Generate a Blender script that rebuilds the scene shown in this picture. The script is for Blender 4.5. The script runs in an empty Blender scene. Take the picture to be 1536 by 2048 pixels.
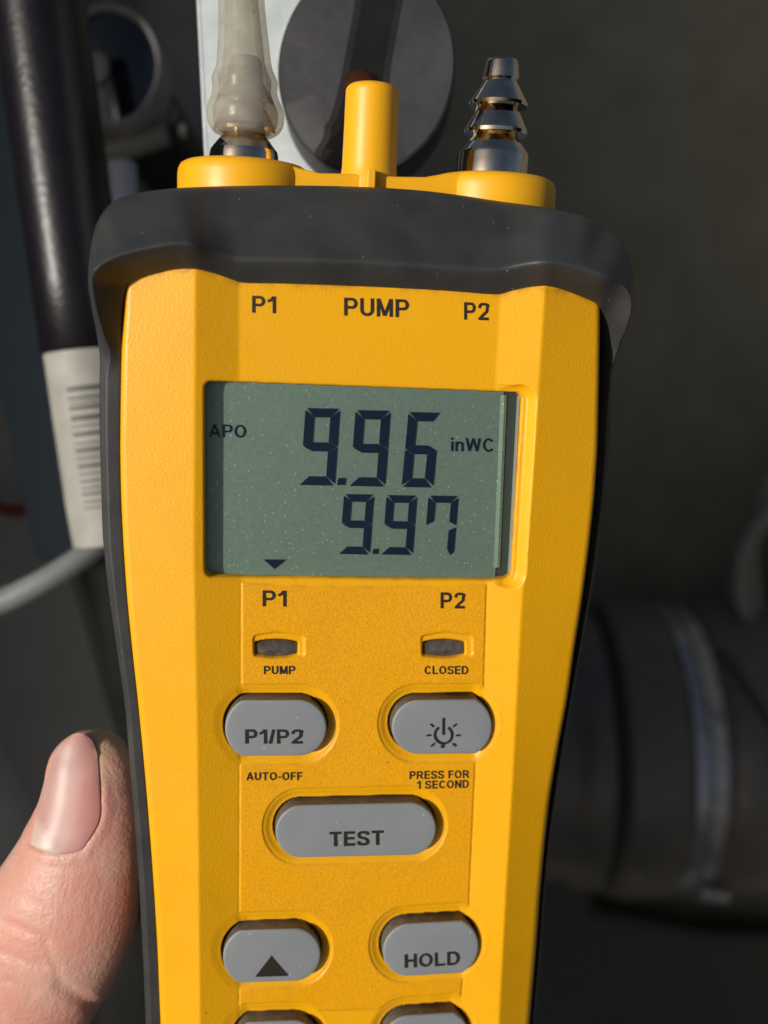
import bpy, math, random
import numpy as np
from mathutils import Vector, Matrix
from mathutils.bvhtree import BVHTree

random.seed(4); RNG = np.random.default_rng(4)
SC = bpy.context.scene
COL = SC.collection
R = math.radians

# ------------------------------------------------------------------ camera
F = 1900.0; CX, CY = 768.0, 1024.0          # focal length and centre in photo pixels
PITCH = R(42)                                # the phone looks down into the cabinet
CAM = np.array([0.0, 0.0, 1.35])
AX = np.array([1.0, 0, 0]); AY = np.array([0, math.sin(PITCH), math.cos(PITCH)])
AZ = np.array([0, math.cos(PITCH), -math.sin(PITCH)])
cam = bpy.data.cameras.new('camera'); co = bpy.data.objects.new('camera', cam); COL.objects.link(co)
co.location = CAM; co.rotation_euler = (R(90) - PITCH, 0, 0)
cam.sensor_fit = 'VERTICAL'; cam.sensor_height = 36; cam.lens = 36 * F / 2048
cam.clip_start = 0.005; cam.clip_end = 50
cam.dof.use_dof = True; cam.dof.focus_distance = 0.1335; cam.dof.aperture_fstop = 13.0
SC.camera = co

def c2w(p):
    """camera frame (x right, y up, z forward; millimetres) -> world metres"""
    p = np.asarray(p, float) * 0.001
    return CAM + p[..., 0:1] * AX + p[..., 1:2] * AY + p[..., 2:3] * AZ
def dir2w(p):
    p = np.asarray(p, float); return p[0] * AX + p[1] * AY + p[2] * AZ
def cp(px, py, d):
    return np.array([(px - CX) / F * d, -(py - CY) / F * d, d])

# ------------------------------------------------------------------ sun and sky
SUN_AZ, SUN_EL = R(40), R(-1)                # measured against the camera's own axes
s = dir2w([-math.sin(SUN_AZ) * math.cos(SUN_EL), math.sin(SUN_EL), -math.cos(SUN_AZ) * math.cos(SUN_EL)])
sun = bpy.data.lights.new('sun', 'SUN'); sun.energy = 3.55; sun.angle = R(0.5); sun.color = (1, 0.95, 0.87)
so = bpy.data.objects.new('sun', sun); COL.objects.link(so)
so.rotation_euler = Vector(s).to_track_quat('Z', 'Y').to_euler(); so.location = (0, 0, 3)
W = bpy.data.worlds.new('World'); SC.world = W; W.use_nodes = True
nt = W.node_tree; sky = nt.nodes.new('ShaderNodeTexSky'); sky.sky_type = 'NISHITA'; sky.sun_disc = False; sky.dust_density = 4.0; sky.ozone_density = 0.6
sky.sun_elevation = math.asin(s[2]); sky.sun_rotation = math.atan2(s[0], s[1])
nt.links.new(sky.outputs[0], nt.nodes['Background'].inputs[0]); nt.nodes['Background'].inputs[1].default_value = 0.05
SC.view_settings.view_transform = 'Standard'; SC.view_settings.look = 'None'
SC.view_settings.exposure = 0; SC.view_settings.gamma = 1
SC.render.engine = 'CYCLES'; SC.cycles.max_bounces = 8; SC.cycles.transparent_max_bounces = 12
SC.cycles.use_denoising = True

# ------------------------------------------------------------------ materials
def mat(name, color, rough=0.5, metal=0.0, spec=0.5, bump=None, color2=None, cscale=200, camount=0.5,
        specks=0, speck_scale=900, coat=0, sss=0, speck_color=(0.5, 0.5, 0.47), rough_var=0, speck_size=0.07):
    m = bpy.data.materials.new(name); m.use_nodes = True
    n = m.node_tree.nodes; l = m.node_tree.links; b = n['Principled BSDF']
    b.inputs['Base Color'].default_value = (*color, 1); b.inputs['Roughness'].default_value = rough
    b.inputs['Metallic'].default_value = metal; b.inputs['Specular IOR Level'].default_value = spec
    b.inputs['Coat Weight'].default_value = coat
    if sss:
        b.inputs['Subsurface Weight'].default_value = sss; b.inputs['Subsurface Scale'].default_value = 0.0015
        b.inputs['Subsurface Radius'].default_value = (1, 0.4, 0.2)
    tc = n.new('ShaderNodeTexCoord'); out = None
    if color2:
        nz = n.new('ShaderNodeTexNoise'); nz.inputs['Scale'].default_value = cscale; nz.inputs['Detail'].default_value = 6
        l.new(tc.outputs['Object'], nz.inputs['Vector'])
        rp = n.new('ShaderNodeValToRGB'); rp.color_ramp.elements[0].position = 0.5 - camount / 2
        rp.color_ramp.elements[1].position = 0.5 + camount / 2
        rp.color_ramp.elements[0].color = (*color, 1); rp.color_ramp.elements[1].color = (*color2, 1)
        l.new(nz.outputs['Fac'], rp.inputs['Fac']); out = rp.outputs['Color']; l.new(out, b.inputs['Base Color'])
        if rough_var:
            mr = n.new('ShaderNodeMapRange'); mr.inputs['To Min'].default_value = rough - rough_var
            mr.inputs['To Max'].default_value = rough + rough_var
            l.new(nz.outputs['Fac'], mr.inputs['Value']); l.new(mr.outputs['Result'], b.inputs['Roughness'])
    if specks:
        v = n.new('ShaderNodeTexVoronoi'); v.inputs['Scale'].default_value = speck_scale
        l.new(tc.outputs['Object'], v.inputs['Vector'])
        sp = n.new('ShaderNodeSeparateColor'); l.new(v.outputs['Color'], sp.inputs['Color'])
        a = n.new('ShaderNodeMath'); a.operation = 'LESS_THAN'; a.inputs[1].default_value = speck_size; l.new(v.outputs['Distance'], a.inputs[0])
        c = n.new('ShaderNodeMath'); c.operation = 'GREATER_THAN'; c.inputs[1].default_value = 1 - specks; l.new(sp.outputs[0], c.inputs[0])
        d = n.new('ShaderNodeMath'); d.operation = 'MULTIPLY'; l.new(a.outputs[0], d.inputs[0]); l.new(c.outputs[0], d.inputs[1])
        mx = n.new('ShaderNodeMix'); mx.data_type = 'RGBA'; l.new(d.outputs[0], mx.inputs['Factor'])
        if out: l.new(out, mx.inputs['A'])
        else: mx.inputs['A'].default_value = (*color, 1)
        mx.inputs['B'].default_value = (*speck_color, 1); l.new(mx.outputs['Result'], b.inputs['Base Color'])
    if bump:
        prev = None
        for sc_, st, dist in bump:
            nz = n.new('ShaderNodeTexNoise'); nz.inputs['Scale'].default_value = sc_; nz.inputs['Detail'].default_value = 2
            l.new(tc.outputs['Object'], nz.inputs['Vector'])
            bp = n.new('ShaderNodeBump'); bp.inputs['Strength'].default_value = st; bp.inputs['Distance'].default_value = dist
            l.new(nz.outputs['Fac'], bp.inputs['Height'])
            if prev: l.new(prev.outputs['Normal'], bp.inputs['Normal'])
            prev = bp
        l.new(prev.outputs['Normal'], b.inputs['Normal'])
    return m

YEL = (0.86, 0.42, 0.004)
M = {}
M['yellow_port'] = mat('yellow_port_plastic', (0.86, 0.42, 0.006), 0.42, bump=[(2500, 0.25, 0.00004)], specks=0.05, speck_scale=1200, speck_color=(0.3, 0.12, 0.01), speck_size=0.1)
M['rubber'] = mat('dusty_dark_rubber', (0.026, 0.028, 0.030), 0.5, color2=(0.048, 0.050, 0.050), cscale=170, camount=0.5,
                  bump=[(4200, 0.5, 0.00006), (500, 0.2, 0.0001)], specks=0.02, speck_scale=1500, speck_size=0.13, speck_color=(0.3, 0.3, 0.28))
M['button'] = mat('grey_button_rubber', (0.215, 0.235, 0.255), 0.5, spec=0.4, color2=(0.25, 0.268, 0.285), cscale=150,
                  specks=0.05, speck_scale=1300, speck_color=(0.75, 0.72, 0.62), speck_size=0.12, bump=[(5000, 0.12, 0.00003)])
M['edge'] = mat('polished_lens_edge', (0.55, 0.53, 0.47), 0.2, 0.3)
M['brown_tone'] = mat('brown_button_side', (0.085, 0.07, 0.05), 0.6, color2=(0.15, 0.13, 0.10), cscale=900, specks=0.25, speck_scale=2200, speck_color=(0.6, 0.52, 0.38), speck_size=0.15)
M['ink'] = mat('black_ink', (0.012, 0.011, 0.010), 0.5, color2=(0.03, 0.025, 0.015), cscale=4000)
M['lcd_ink'] = mat('lcd_blue_black', (0.004, 0.011, 0.038), 0.5, spec=0.25)
M['lamp'] = mat('smoked_lamp_lens', (0.045, 0.033, 0.025), 0.12, spec=0.8, color2=(0.12, 0.10, 0.085), cscale=900)
M['chrome'] = mat('nickel_plating', (0.85, 0.79, 0.68), 0.08, 1.0, color2=(0.50, 0.43, 0.34), cscale=500, rough_var=0.08, bump=[(3500, 0.12, 0.00003)])
M['socket'] = mat('glossy_black_metal', (0.05, 0.05, 0.05), 0.15, 1.0)
M['frame'] = mat('display_frame_black', (0.012, 0.010, 0.009), 0.4, specks=0.05, speck_scale=2500, speck_color=(0.3, 0.3, 0.28), speck_size=0.15, bump=[(700, 0.5, 0.0002)])
M['back'] = mat('dark_back_plastic', (0.02, 0.02, 0.02), 0.6, bump=[(2500, 0.2, 0.00005)])

def yellow_face():
    m = mat('textured_yellow_plastic', YEL, 0.40, spec=0.42)
    n = m.node_tree.nodes; l = m.node_tree.links; b = n['Principled BSDF']
    tc = n.new('ShaderNodeTexCoord'); at = n.new('ShaderNodeAttribute'); at.attribute_name = 'label_mask'
    mx = n.new('ShaderNodeMix'); mx.data_type = 'RGBA'; l.new(at.outputs['Fac'], mx.inputs['Factor'])
    nz = n.new('ShaderNodeTexNoise'); nz.inputs['Scale'].default_value = 60; l.new(tc.outputs['Object'], nz.inputs['Vector'])
    r0 = n.new('ShaderNodeValToRGB'); r0.color_ramp.elements[0].color = (0.87, 0.425, 0.003, 1); r0.color_ramp.elements[1].color = (0.83, 0.40, 0.004, 1)
    l.new(nz.outputs['Fac'], r0.inputs['Fac']); l.new(r0.outputs['Color'], mx.inputs['A'])
    nz2 = n.new('ShaderNodeTexNoise'); nz2.inputs['Scale'].default_value = 5500; nz2.inputs['Detail'].default_value = 2
    l.new(tc.outputs['Object'], nz2.inputs['Vector'])
    rp = n.new('ShaderNodeValToRGB'); rp.color_ramp.elements[0].position = 0.35; rp.color_ramp.elements[1].position = 0.65
    rp.color_ramp.elements[0].color = (0.72, 0.315, 0.003, 1); rp.color_ramp.elements[1].color = (0.88, 0.42, 0.005, 1)
    l.new(nz2.outputs['Fac'], rp.inputs['Fac']); l.new(rp.outputs['Color'], mx.inputs['B'])
    # scattered dark specks of dirt
    v = n.new('ShaderNodeTexVoronoi'); v.inputs['Scale'].default_value = 220; l.new(tc.outputs['Object'], v.inputs['Vector'])
    sp = n.new('ShaderNodeSeparateColor'); l.new(v.outputs['Color'], sp.inputs['Color'])
    a = n.new('ShaderNodeMath'); a.operation = 'LESS_THAN'; a.inputs[1].default_value = 0.028; l.new(v.outputs['Distance'], a.inputs[0])
    c = n.new('ShaderNodeMath'); c.operation = 'GREATER_THAN'; c.inputs[1].default_value = 0.6; l.new(sp.outputs[0], c.inputs[0])
    d = n.new('ShaderNodeMath'); d.operation = 'MULTIPLY'; l.new(a.outputs[0], d.inputs[0]); l.new(c.outputs[0], d.inputs[1])
    m2 = n.new('ShaderNodeMix'); m2.data_type = 'RGBA'; l.new(d.outputs[0], m2.inputs['Factor']); l.new(mx.outputs['Result'], m2.inputs['A'])
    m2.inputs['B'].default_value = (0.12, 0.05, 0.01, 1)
    ga = n.new('ShaderNodeAttribute'); ga.attribute_name = 'brown_tone'; gn = n.new('ShaderNodeTexNoise'); gn.inputs['Scale'].default_value = 420; gn.inputs['Detail'].default_value = 6  # grime round the holes, lamps, display and top seam
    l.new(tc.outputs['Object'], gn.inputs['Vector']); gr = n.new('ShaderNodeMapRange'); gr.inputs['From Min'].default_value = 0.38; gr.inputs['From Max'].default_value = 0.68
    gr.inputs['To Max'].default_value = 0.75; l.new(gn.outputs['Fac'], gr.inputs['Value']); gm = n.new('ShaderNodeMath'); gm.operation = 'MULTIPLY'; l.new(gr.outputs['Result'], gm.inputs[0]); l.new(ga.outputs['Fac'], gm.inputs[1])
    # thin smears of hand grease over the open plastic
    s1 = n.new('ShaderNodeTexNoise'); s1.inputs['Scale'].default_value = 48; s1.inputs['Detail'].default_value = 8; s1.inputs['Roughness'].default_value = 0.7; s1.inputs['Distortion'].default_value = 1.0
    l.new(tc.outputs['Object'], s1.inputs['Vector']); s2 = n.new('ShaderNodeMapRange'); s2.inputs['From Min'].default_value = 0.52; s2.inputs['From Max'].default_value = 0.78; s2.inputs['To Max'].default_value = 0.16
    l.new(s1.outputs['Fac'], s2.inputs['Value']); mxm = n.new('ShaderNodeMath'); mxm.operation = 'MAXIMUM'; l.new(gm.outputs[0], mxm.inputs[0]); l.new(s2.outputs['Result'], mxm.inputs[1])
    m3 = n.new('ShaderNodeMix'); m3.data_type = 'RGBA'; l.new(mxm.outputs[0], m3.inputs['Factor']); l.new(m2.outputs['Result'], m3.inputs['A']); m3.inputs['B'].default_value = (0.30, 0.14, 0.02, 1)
    l.new(m3.outputs['Result'], b.inputs['Base Color'])
    g = n.new('ShaderNodeTexNoise'); g.inputs['Scale'].default_value = 3300; g.inputs['Detail'].default_value = 2
    l.new(tc.outputs['Object'], g.inputs['Vector'])
    ma = n.new('ShaderNodeMath'); ma.operation = 'ADD'; l.new(g.outputs['Fac'], ma.inputs[0])
    mm = n.new('ShaderNodeMath'); mm.operation = 'MULTIPLY'; l.new(nz2.outputs['Fac'], mm.inputs[0]); l.new(at.outputs['Fac'], mm.inputs[1])
    l.new(mm.outputs[0], ma.inputs[1])
    sg = n.new('ShaderNodeTexNoise'); sg.inputs['Scale'].default_value = 75; sg.inputs['Detail'].default_value = 7; sg.inputs['Roughness'].default_value = 0.65
    l.new(tc.outputs['Object'], sg.inputs['Vector'])
    sr = n.new('ShaderNodeMapRange'); sr.inputs['From Min'].default_value = 0.35; sr.inputs['From Max'].default_value = 0.68
    sr.inputs['To Min'].default_value = 0.33; sr.inputs['To Max'].default_value = 0.52; l.new(sg.outputs['Fac'], sr.inputs['Value']); l.new(sr.outputs['Result'], b.inputs['Roughness'])
    bp = n.new('ShaderNodeBump'); bp.inputs['Strength'].default_value = 0.75; bp.inputs['Distance'].default_value = 0.00006
    l.new(ma.outputs[0], bp.inputs['Height']); l.new(bp.outputs['Normal'], b.inputs['Normal'])
    return m
M['face'] = yellow_face()

def lcd_mat():
    m = mat('lcd_reflector', (0.235, 0.325, 0.28), 0.48, 0.55, color2=(0.28, 0.375, 0.325), cscale=2500, camount=0.3,
            bump=[(3800, 0.3, 0.00005)], specks=0.35, speck_scale=1700, speck_color=(0.85, 0.95, 0.85), speck_size=0.13)  # pale specks paint in the sparkle glints of the lens
    return m
M['lcd'] = lcd_mat(); M['lcd_glass'] = mat('lcd_border_glass', (0.05, 0.066, 0.057), 0.3, specks=0.12, speck_scale=1500, speck_color=(0.4, 0.45, 0.4), speck_size=0.12)
def front_only(n, l, fr):
    g = n.new('ShaderNodeNewGeometry'); a = n.new('ShaderNodeMath'); a.operation = 'SUBTRACT'; a.inputs[0].default_value = 1
    l.new(g.outputs['Backfacing'], a.inputs[1]); b = n.new('ShaderNodeMath'); b.operation = 'MULTIPLY'
    l.new(a.outputs[0], b.inputs[0]); l.new(fr.outputs[0], b.inputs[1]); return b.outputs[0]
def lens_mat():
    m = bpy.data.materials.new('clear_display_lens'); m.use_nodes = True
    n = m.node_tree.nodes; l = m.node_tree.links; n.clear()
    o = n.new('ShaderNodeOutputMaterial'); t = n.new('ShaderNodeBsdfTransparent'); t.inputs[0].default_value = (0.93, 0.95, 0.93, 1)
    g = n.new('ShaderNodeBsdfGlossy'); g.inputs['Roughness'].default_value = 0.16
    fr = n.new('ShaderNodeFresnel'); fr.inputs['IOR'].default_value = 1.45
    ff = front_only(n, l, fr)
    mx = n.new('ShaderNodeMixShader'); l.new(ff, mx.inputs[0]); l.new(t.outputs[0], mx.inputs[1]); l.new(g.outputs[0], mx.inputs[2])
    l.new(mx.outputs[0], o.inputs[0]); return m
M['lens'] = lens_mat()
def hose_mat():
    m = bpy.data.materials.new('milky_silicone'); m.use_nodes = True
    n = m.node_tree.nodes; l = m.node_tree.links; n.clear()
    o = n.new('ShaderNodeOutputMaterial'); tc = n.new('ShaderNodeTexCoord')
    nz = n.new('ShaderNodeTexNoise'); nz.inputs['Scale'].default_value = 350; nz.inputs['Detail'].default_value = 5; l.new(tc.outputs['Object'], nz.inputs['Vector'])
    rp = n.new('ShaderNodeValToRGB'); rp.color_ramp.elements[0].color = (0.52, 0.50, 0.45, 1); rp.color_ramp.elements[1].color = (0.84, 0.83, 0.78, 1)
    rp.color_ramp.elements[0].position = 0.3; rp.color_ramp.elements[1].position = 0.75
    l.new(nz.outputs['Fac'], rp.inputs['Fac'])
    d = n.new('ShaderNodeBsdfDiffuse'); l.new(rp.outputs[0], d.inputs[0])
    t = n.new('ShaderNodeBsdfTranslucent'); l.new(rp.outputs[0], t.inputs[0])
    tr = n.new('ShaderNodeBsdfTransparent'); tr.inputs[0].default_value = (0.90, 0.885, 0.83, 1)
    g = n.new('ShaderNodeBsdfGlossy'); g.inputs['Roughness'].default_value = 0.28; g.inputs[0].default_value = (0.9, 0.9, 0.9, 1)
    bp = n.new('ShaderNodeBump'); bp.inputs['Strength'].default_value = 0.3; bp.inputs['Distance'].default_value = 0.0001
    n2 = n.new('ShaderNodeTexNoise'); n2.inputs['Scale'].default_value = 1600; l.new(tc.outputs['Object'], n2.inputs['Vector'])
    l.new(n2.outputs['Fac'], bp.inputs['Height']); l.new(bp.outputs[0], g.inputs['Normal']); l.new(bp.outputs[0], d.inputs['Normal'])
    a = n.new('ShaderNodeMixShader'); a.inputs[0].default_value = 0.4; l.new(d.outputs[0], a.inputs[1]); l.new(t.outputs[0], a.inputs[2])
    b = n.new('ShaderNodeMixShader'); b.inputs[0].default_value = 0.66; l.new(a.outputs[0], b.inputs[1]); l.new(tr.outputs[0], b.inputs[2])
    fr = n.new('ShaderNodeFresnel'); fr.inputs['IOR'].default_value = 1.42
    c = n.new('ShaderNodeMixShader'); l.new(front_only(n, l, fr), c.inputs[0]); l.new(b.outputs[0], c.inputs[1]); l.new(g.outputs[0], c.inputs[2])
    l.new(c.outputs[0], o.inputs[0]); return m
M['hose'] = hose_mat()

# background materials
M['wall'] = mat('dark_olive_painted_steel', (0.120, 0.119, 0.094), 0.6, spec=0.25, color2=(0.17, 0.167, 0.138), cscale=30, bump=[(800, 0.1, 0.0002)])
M['galv'] = mat('galvanised_steel', (0.50, 0.56, 0.57), 0.45, 0.25, color2=(0.62, 0.67, 0.68), cscale=220, camount=0.3, bump=[(1500, 0.3, 0.0001)], specks=0.1, speck_scale=1200, speck_color=(0.9, 0.9, 0.85))
M['disk'] = mat('scuffed_black_rubber', (0.013, 0.014, 0.017), 0.66, color2=(0.034, 0.034, 0.040), cscale=120, camount=0.5, bump=[(500, 0.35, 0.0003)], specks=0.03, speck_scale=300, speck_color=(0.4, 0.4, 0.42))
M['pipe'] = mat('shiny_black_paint', (0.004, 0.004, 0.006), 0.34, spec=0.3, color2=(0.009, 0.008, 0.011), cscale=200, bump=[(700, 0.4, 0.0002)])
M['label'] = mat('aged_white_label', (0.27, 0.265, 0.235), 0.6, color2=(0.39, 0.38, 0.34), cscale=150)
M['barink'] = mat('faded_label_ink', (0.085, 0.083, 0.075), 0.6)
M['motor'] = mat('motor_grey_paint', (0.38, 0.39, 0.36), 0.55, color2=(0.46, 0.47, 0.43), cscale=40)
M['slate'] = mat('slate_blue_paint', (0.055, 0.085, 0.10), 0.6, color2=(0.07, 0.10, 0.12), cscale=60)
M['cable'] = mat('grey_cable_sheath', (0.17, 0.18, 0.185), 0.5, color2=(0.21, 0.22, 0.225), cscale=100)
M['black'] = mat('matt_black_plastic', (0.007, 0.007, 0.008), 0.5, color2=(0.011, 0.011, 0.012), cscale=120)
M['gloss'] = mat('gloss_black_lens', (0.004, 0.006, 0.010), 0.12, coat=0.4)
M['grey'] = mat('dull_dark_grey_metal', (0.13, 0.128, 0.118), 0.55, color2=(0.18, 0.176, 0.165), cscale=50)
M['rim'] = mat('worn_grey_metal', (0.26, 0.25, 0.25), 0.4, 0.2, color2=(0.36, 0.35, 0.35), cscale=120)
M['bluegrey'] = mat('blue_grey_plastic', (0.34, 0.36, 0.45), 0.5, color2=(0.28, 0.30, 0.38), cscale=90)
M['coupling'] = mat('black_coupling_rubber', (0.075, 0.073, 0.072), 0.42, color2=(0.11, 0.105, 0.10), cscale=120, bump=[(250, 0.3, 0.0006)])
M['baffle'] = mat('baffle_grey_paint', (0.050, 0.049, 0.045), 0.6, color2=(0.075, 0.073, 0.068), cscale=20)
M['band'] = mat('clamp_steel', (0.40, 0.42, 0.47), 0.3, 0.6, color2=(0.24, 0.25, 0.28), cscale=200, bump=[(400, 0.3, 0.0002)])
M['red'] = mat('dull_red_wire', (0.16, 0.022, 0.012), 0.5, color2=(0.10, 0.02, 0.012), cscale=200)
M['rust'] = mat('rusty_brown_metal', (0.20, 0.055, 0.018), 0.7, color2=(0.10, 0.03, 0.012), cscale=900, bump=[(1500, 0.5, 0.0002)])

def skin_mat(nail=False):
    m = bpy.data.materials.new('fingernail' if nail else 'skin'); m.use_nodes = True
    n = m.node_tree.nodes; l = m.node_tree.links; b = n['Principled BSDF']
    tc = n.new('ShaderNodeTexCoord'); at = n.new('ShaderNodeAttribute'); at.attribute_name = 'tint'; 
    b.inputs['Subsurface Weight'].default_value = 0.25; b.inputs['Subsurface Scale'].default_value = 0.0022
    b.inputs['Subsurface Radius'].default_value = (1.0, 0.35, 0.18)
    nz = n.new('ShaderNodeTexNoise'); nz.inputs['Scale'].default_value = 130; nz.inputs['Detail'].default_value = 5; l.new(tc.outputs['Object'], nz.inputs['Vector'])
    mx = n.new('ShaderNodeMix'); mx.data_type = 'RGBA'; mx.blend_type = 'MULTIPLY'; mx.inputs['Factor'].default_value = 1.0
    rp = n.new('ShaderNodeValToRGB'); rp.color_ramp.elements[0].color = (1.0, 0.80, 0.76, 1); rp.color_ramp.elements[1].color = (1, 1, 1, 1)
    rp.color_ramp.elements[0].position = 0.35; rp.color_ramp.elements[1].position = 0.65
    l.new(nz.outputs['Fac'], rp.inputs['Fac']); l.new(at.outputs['Color'], mx.inputs['A']); l.new(rp.outputs['Color'], mx.inputs['B'])
    l.new(mx.outputs['Result'], b.inputs['Base Color'])
    if nail:
        b.inputs['Roughness'].default_value = 0.42
        mp = n.new('ShaderNodeMapping'); mp.inputs['Scale'].default_value = (1, 0.1, 1)
        l.new(tc.outputs['UV'], mp.inputs['Vector'])
        w = n.new('ShaderNodeTexNoise'); w.inputs['Scale'].default_value = 60; l.new(mp.outputs[0], w.inputs['Vector'])
        bp = n.new('ShaderNodeBump'); bp.inputs['Strength'].default_value = 0.15; bp.inputs['Distance'].default_value = 0.00006
        l.new(w.outputs['Fac'], bp.inputs['Height']); l.new(bp.outputs[0], b.inputs['Normal'])
    else:
        b.inputs['Roughness'].default_value = 0.47
        # fine creases running along the thumb, and an irregular net of pores
        ga = n.new('ShaderNodeAttribute'); ga.attribute_name = 'grain'; gb = n.new('ShaderNodeAttribute'); gb.attribute_name = 'pore'
        v = n.new('ShaderNodeTexNoise'); v.inputs['Scale'].default_value = 1.9; v.inputs['Detail'].default_value = 3; v.inputs['Distortion'].default_value = 0.6
        l.new(ga.outputs['Vector'], v.inputs['Vector'])
        ck = n.new('ShaderNodeAttribute'); ck.attribute_name = 'crease'
        b1 = n.new('ShaderNodeBump'); b1.inputs['Distance'].default_value = 0.00045; l.new(v.outputs['Fac'], b1.inputs['Height'])
        l.new(ck.outputs['Fac'], b1.inputs['Strength'])
        v2 = n.new('ShaderNodeTexVoronoi'); v2.feature = 'SMOOTH_F1'; v2.inputs['Scale'].default_value = 2.2; l.new(gb.outputs['Vector'], v2.inputs['Vector'])
        b2 = n.new('ShaderNodeBump'); b2.inputs['Distance'].default_value = 0.00010; b2.inputs['Strength'].default_value = 0.5; l.new(v2.outputs['Distance'], b2.inputs['Height'])
        v3 = n.new('ShaderNodeTexNoise'); v3.inputs['Scale'].default_value = 0.7; v3.inputs['Detail'].default_value = 6; l.new(gb.outputs['Vector'], v3.inputs['Vector'])
        b3 = n.new('ShaderNodeBump'); b3.inputs['Distance'].default_value = 0.0003; b3.inputs['Strength'].default_value = 0.5; l.new(v3.outputs['Fac'], b3.inputs['Height'])
        l.new(b1.outputs[0], b2.inputs['Normal']); l.new(b2.outputs[0], b3.inputs['Normal']); l.new(b3.outputs[0], b.inputs['Normal'])
    return m
M['skin'] = skin_mat(); M['nail'] = skin_mat(True)

# ------------------------------------------------------------------ object helpers
def root(name, loc, label, cat, group=None, matrix=None):
    o = bpy.data.objects.new(name, None); COL.objects.link(o); o.empty_display_size = 0.01
    if matrix is not None: o.matrix_world = matrix
    else: o.location = loc
    o['label'] = label; o['category'] = cat
    if group: o['group'] = group
    return o
def tag(o, label, cat, group=None):
    o['label'] = label; o['category'] = cat
    if group: o['group'] = group
    return o
def mk(name, verts, faces, m, parent=None, smooth=True, origin=None, auto=None):
    """verts in metres, in the parent's frame (device) or world frame (others, origin subtracted)"""
    me = bpy.data.meshes.new(name); verts = np.asarray(verts, float)
    if origin is not None: verts = verts - np.asarray(origin)
    me.from_pydata(verts.tolist(), [], [tuple(int(i) for i in f) for f in faces]); me.validate()
    me.materials.append(m)
    if smooth: me.polygons.foreach_set('use_smooth', [True] * len(me.polygons))
    o = bpy.data.objects.new(name, me); COL.objects.link(o)
    if parent is not None: o.parent = parent
    elif origin is not None: o.location = origin
    if auto is not None: me.set_sharp_from_angle(angle=R(auto))
    return o
def grid_mesh(name, P, m, parent=None, origin=None, closed=False, attrs=None, flip=False):
    """P: array (rows, cols, 3)"""
    nr, nc = P.shape[:2]; me = bpy.data.meshes.new(name)
    V = P.reshape(-1, 3)
    if origin is not None: V = V - np.asarray(origin)
    i = np.arange(nr - 1)[:, None]; j = np.arange(nc if closed else nc - 1)[None, :]; j2 = (j + 1) % nc
    a = i * nc + j; b = i * nc + j2; c = (i + 1) * nc + j2; d = (i + 1) * nc + j
    Q = np.stack([a + 0 * j, b + 0 * j, c, d], -1).reshape(-1, 4)
    if flip: Q = Q[:, ::-1]
    me.vertices.add(len(V)); me.vertices.foreach_set('co', V.ravel().astype(np.float32))
    me.loops.add(Q.size); me.loops.foreach_set('vertex_index', np.ascontiguousarray(Q).ravel().astype(np.int32))
    me.polygons.add(len(Q)); me.polygons.foreach_set('loop_start', np.arange(0, Q.size, 4, dtype=np.int32))
    me.polygons.foreach_set('loop_total', np.full(len(Q), 4, dtype=np.int32))
    me.polygons.foreach_set('use_smooth', np.ones(len(Q), dtype=bool))
    for k, v in (attrs or {}).items():
        at = me.attributes.new(k, 'FLOAT', 'POINT'); at.data.foreach_set('value', v.ravel().astype(np.float32))
    me.update(calc_edges=True); me.validate(); me.materials.append(m)
    o = bpy.data.objects.new(name, me); COL.objects.link(o)
    if parent is not None: o.parent = parent
    elif origin is not None: o.location = origin
    return o
def catmull(P, n):
    P = np.asarray(P, float); out = []
    for i in range(len(P) - 1):
        p0, p1, p2, p3 = P[max(i - 1, 0)], P[i], P[i + 1], P[min(i + 2, len(P) - 1)]
        for k in range(n):
            t = k / n
            out.append(0.5 * (2 * p1 + (p2 - p0) * t + (2 * p0 - 5 * p1 + 4 * p2 - p3) * t * t + (3 * p1 - p0 - 3 * p2 + p3) * t ** 3))
    out.append(P[-1]); return np.array(out)
def tube_pts(C, rad, seg=32, asp=1.0, up=(0, 0, 1), capround=True):
    """rings along centre line C (n,3), radii rad (n,), flattened by asp along the frame's second axis"""
    C = np.asarray(C, float); n = len(C); T = np.gradient(C, axis=0); T /= np.linalg.norm(T, axis=1)[:, None] + 1e-12
    ref = np.asarray(up, float); rings = []
    for i in range(n):
        x = np.cross(T[i], ref); x /= np.linalg.norm(x); y = np.cross(x, T[i])
        th = np.linspace(0, 2 * np.pi, seg, endpoint=False)
        rings.append(C[i] + rad[i] * (np.cos(th)[:, None] * x + asp * np.sin(th)[:, None] * y))
    return np.array(rings)
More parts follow.
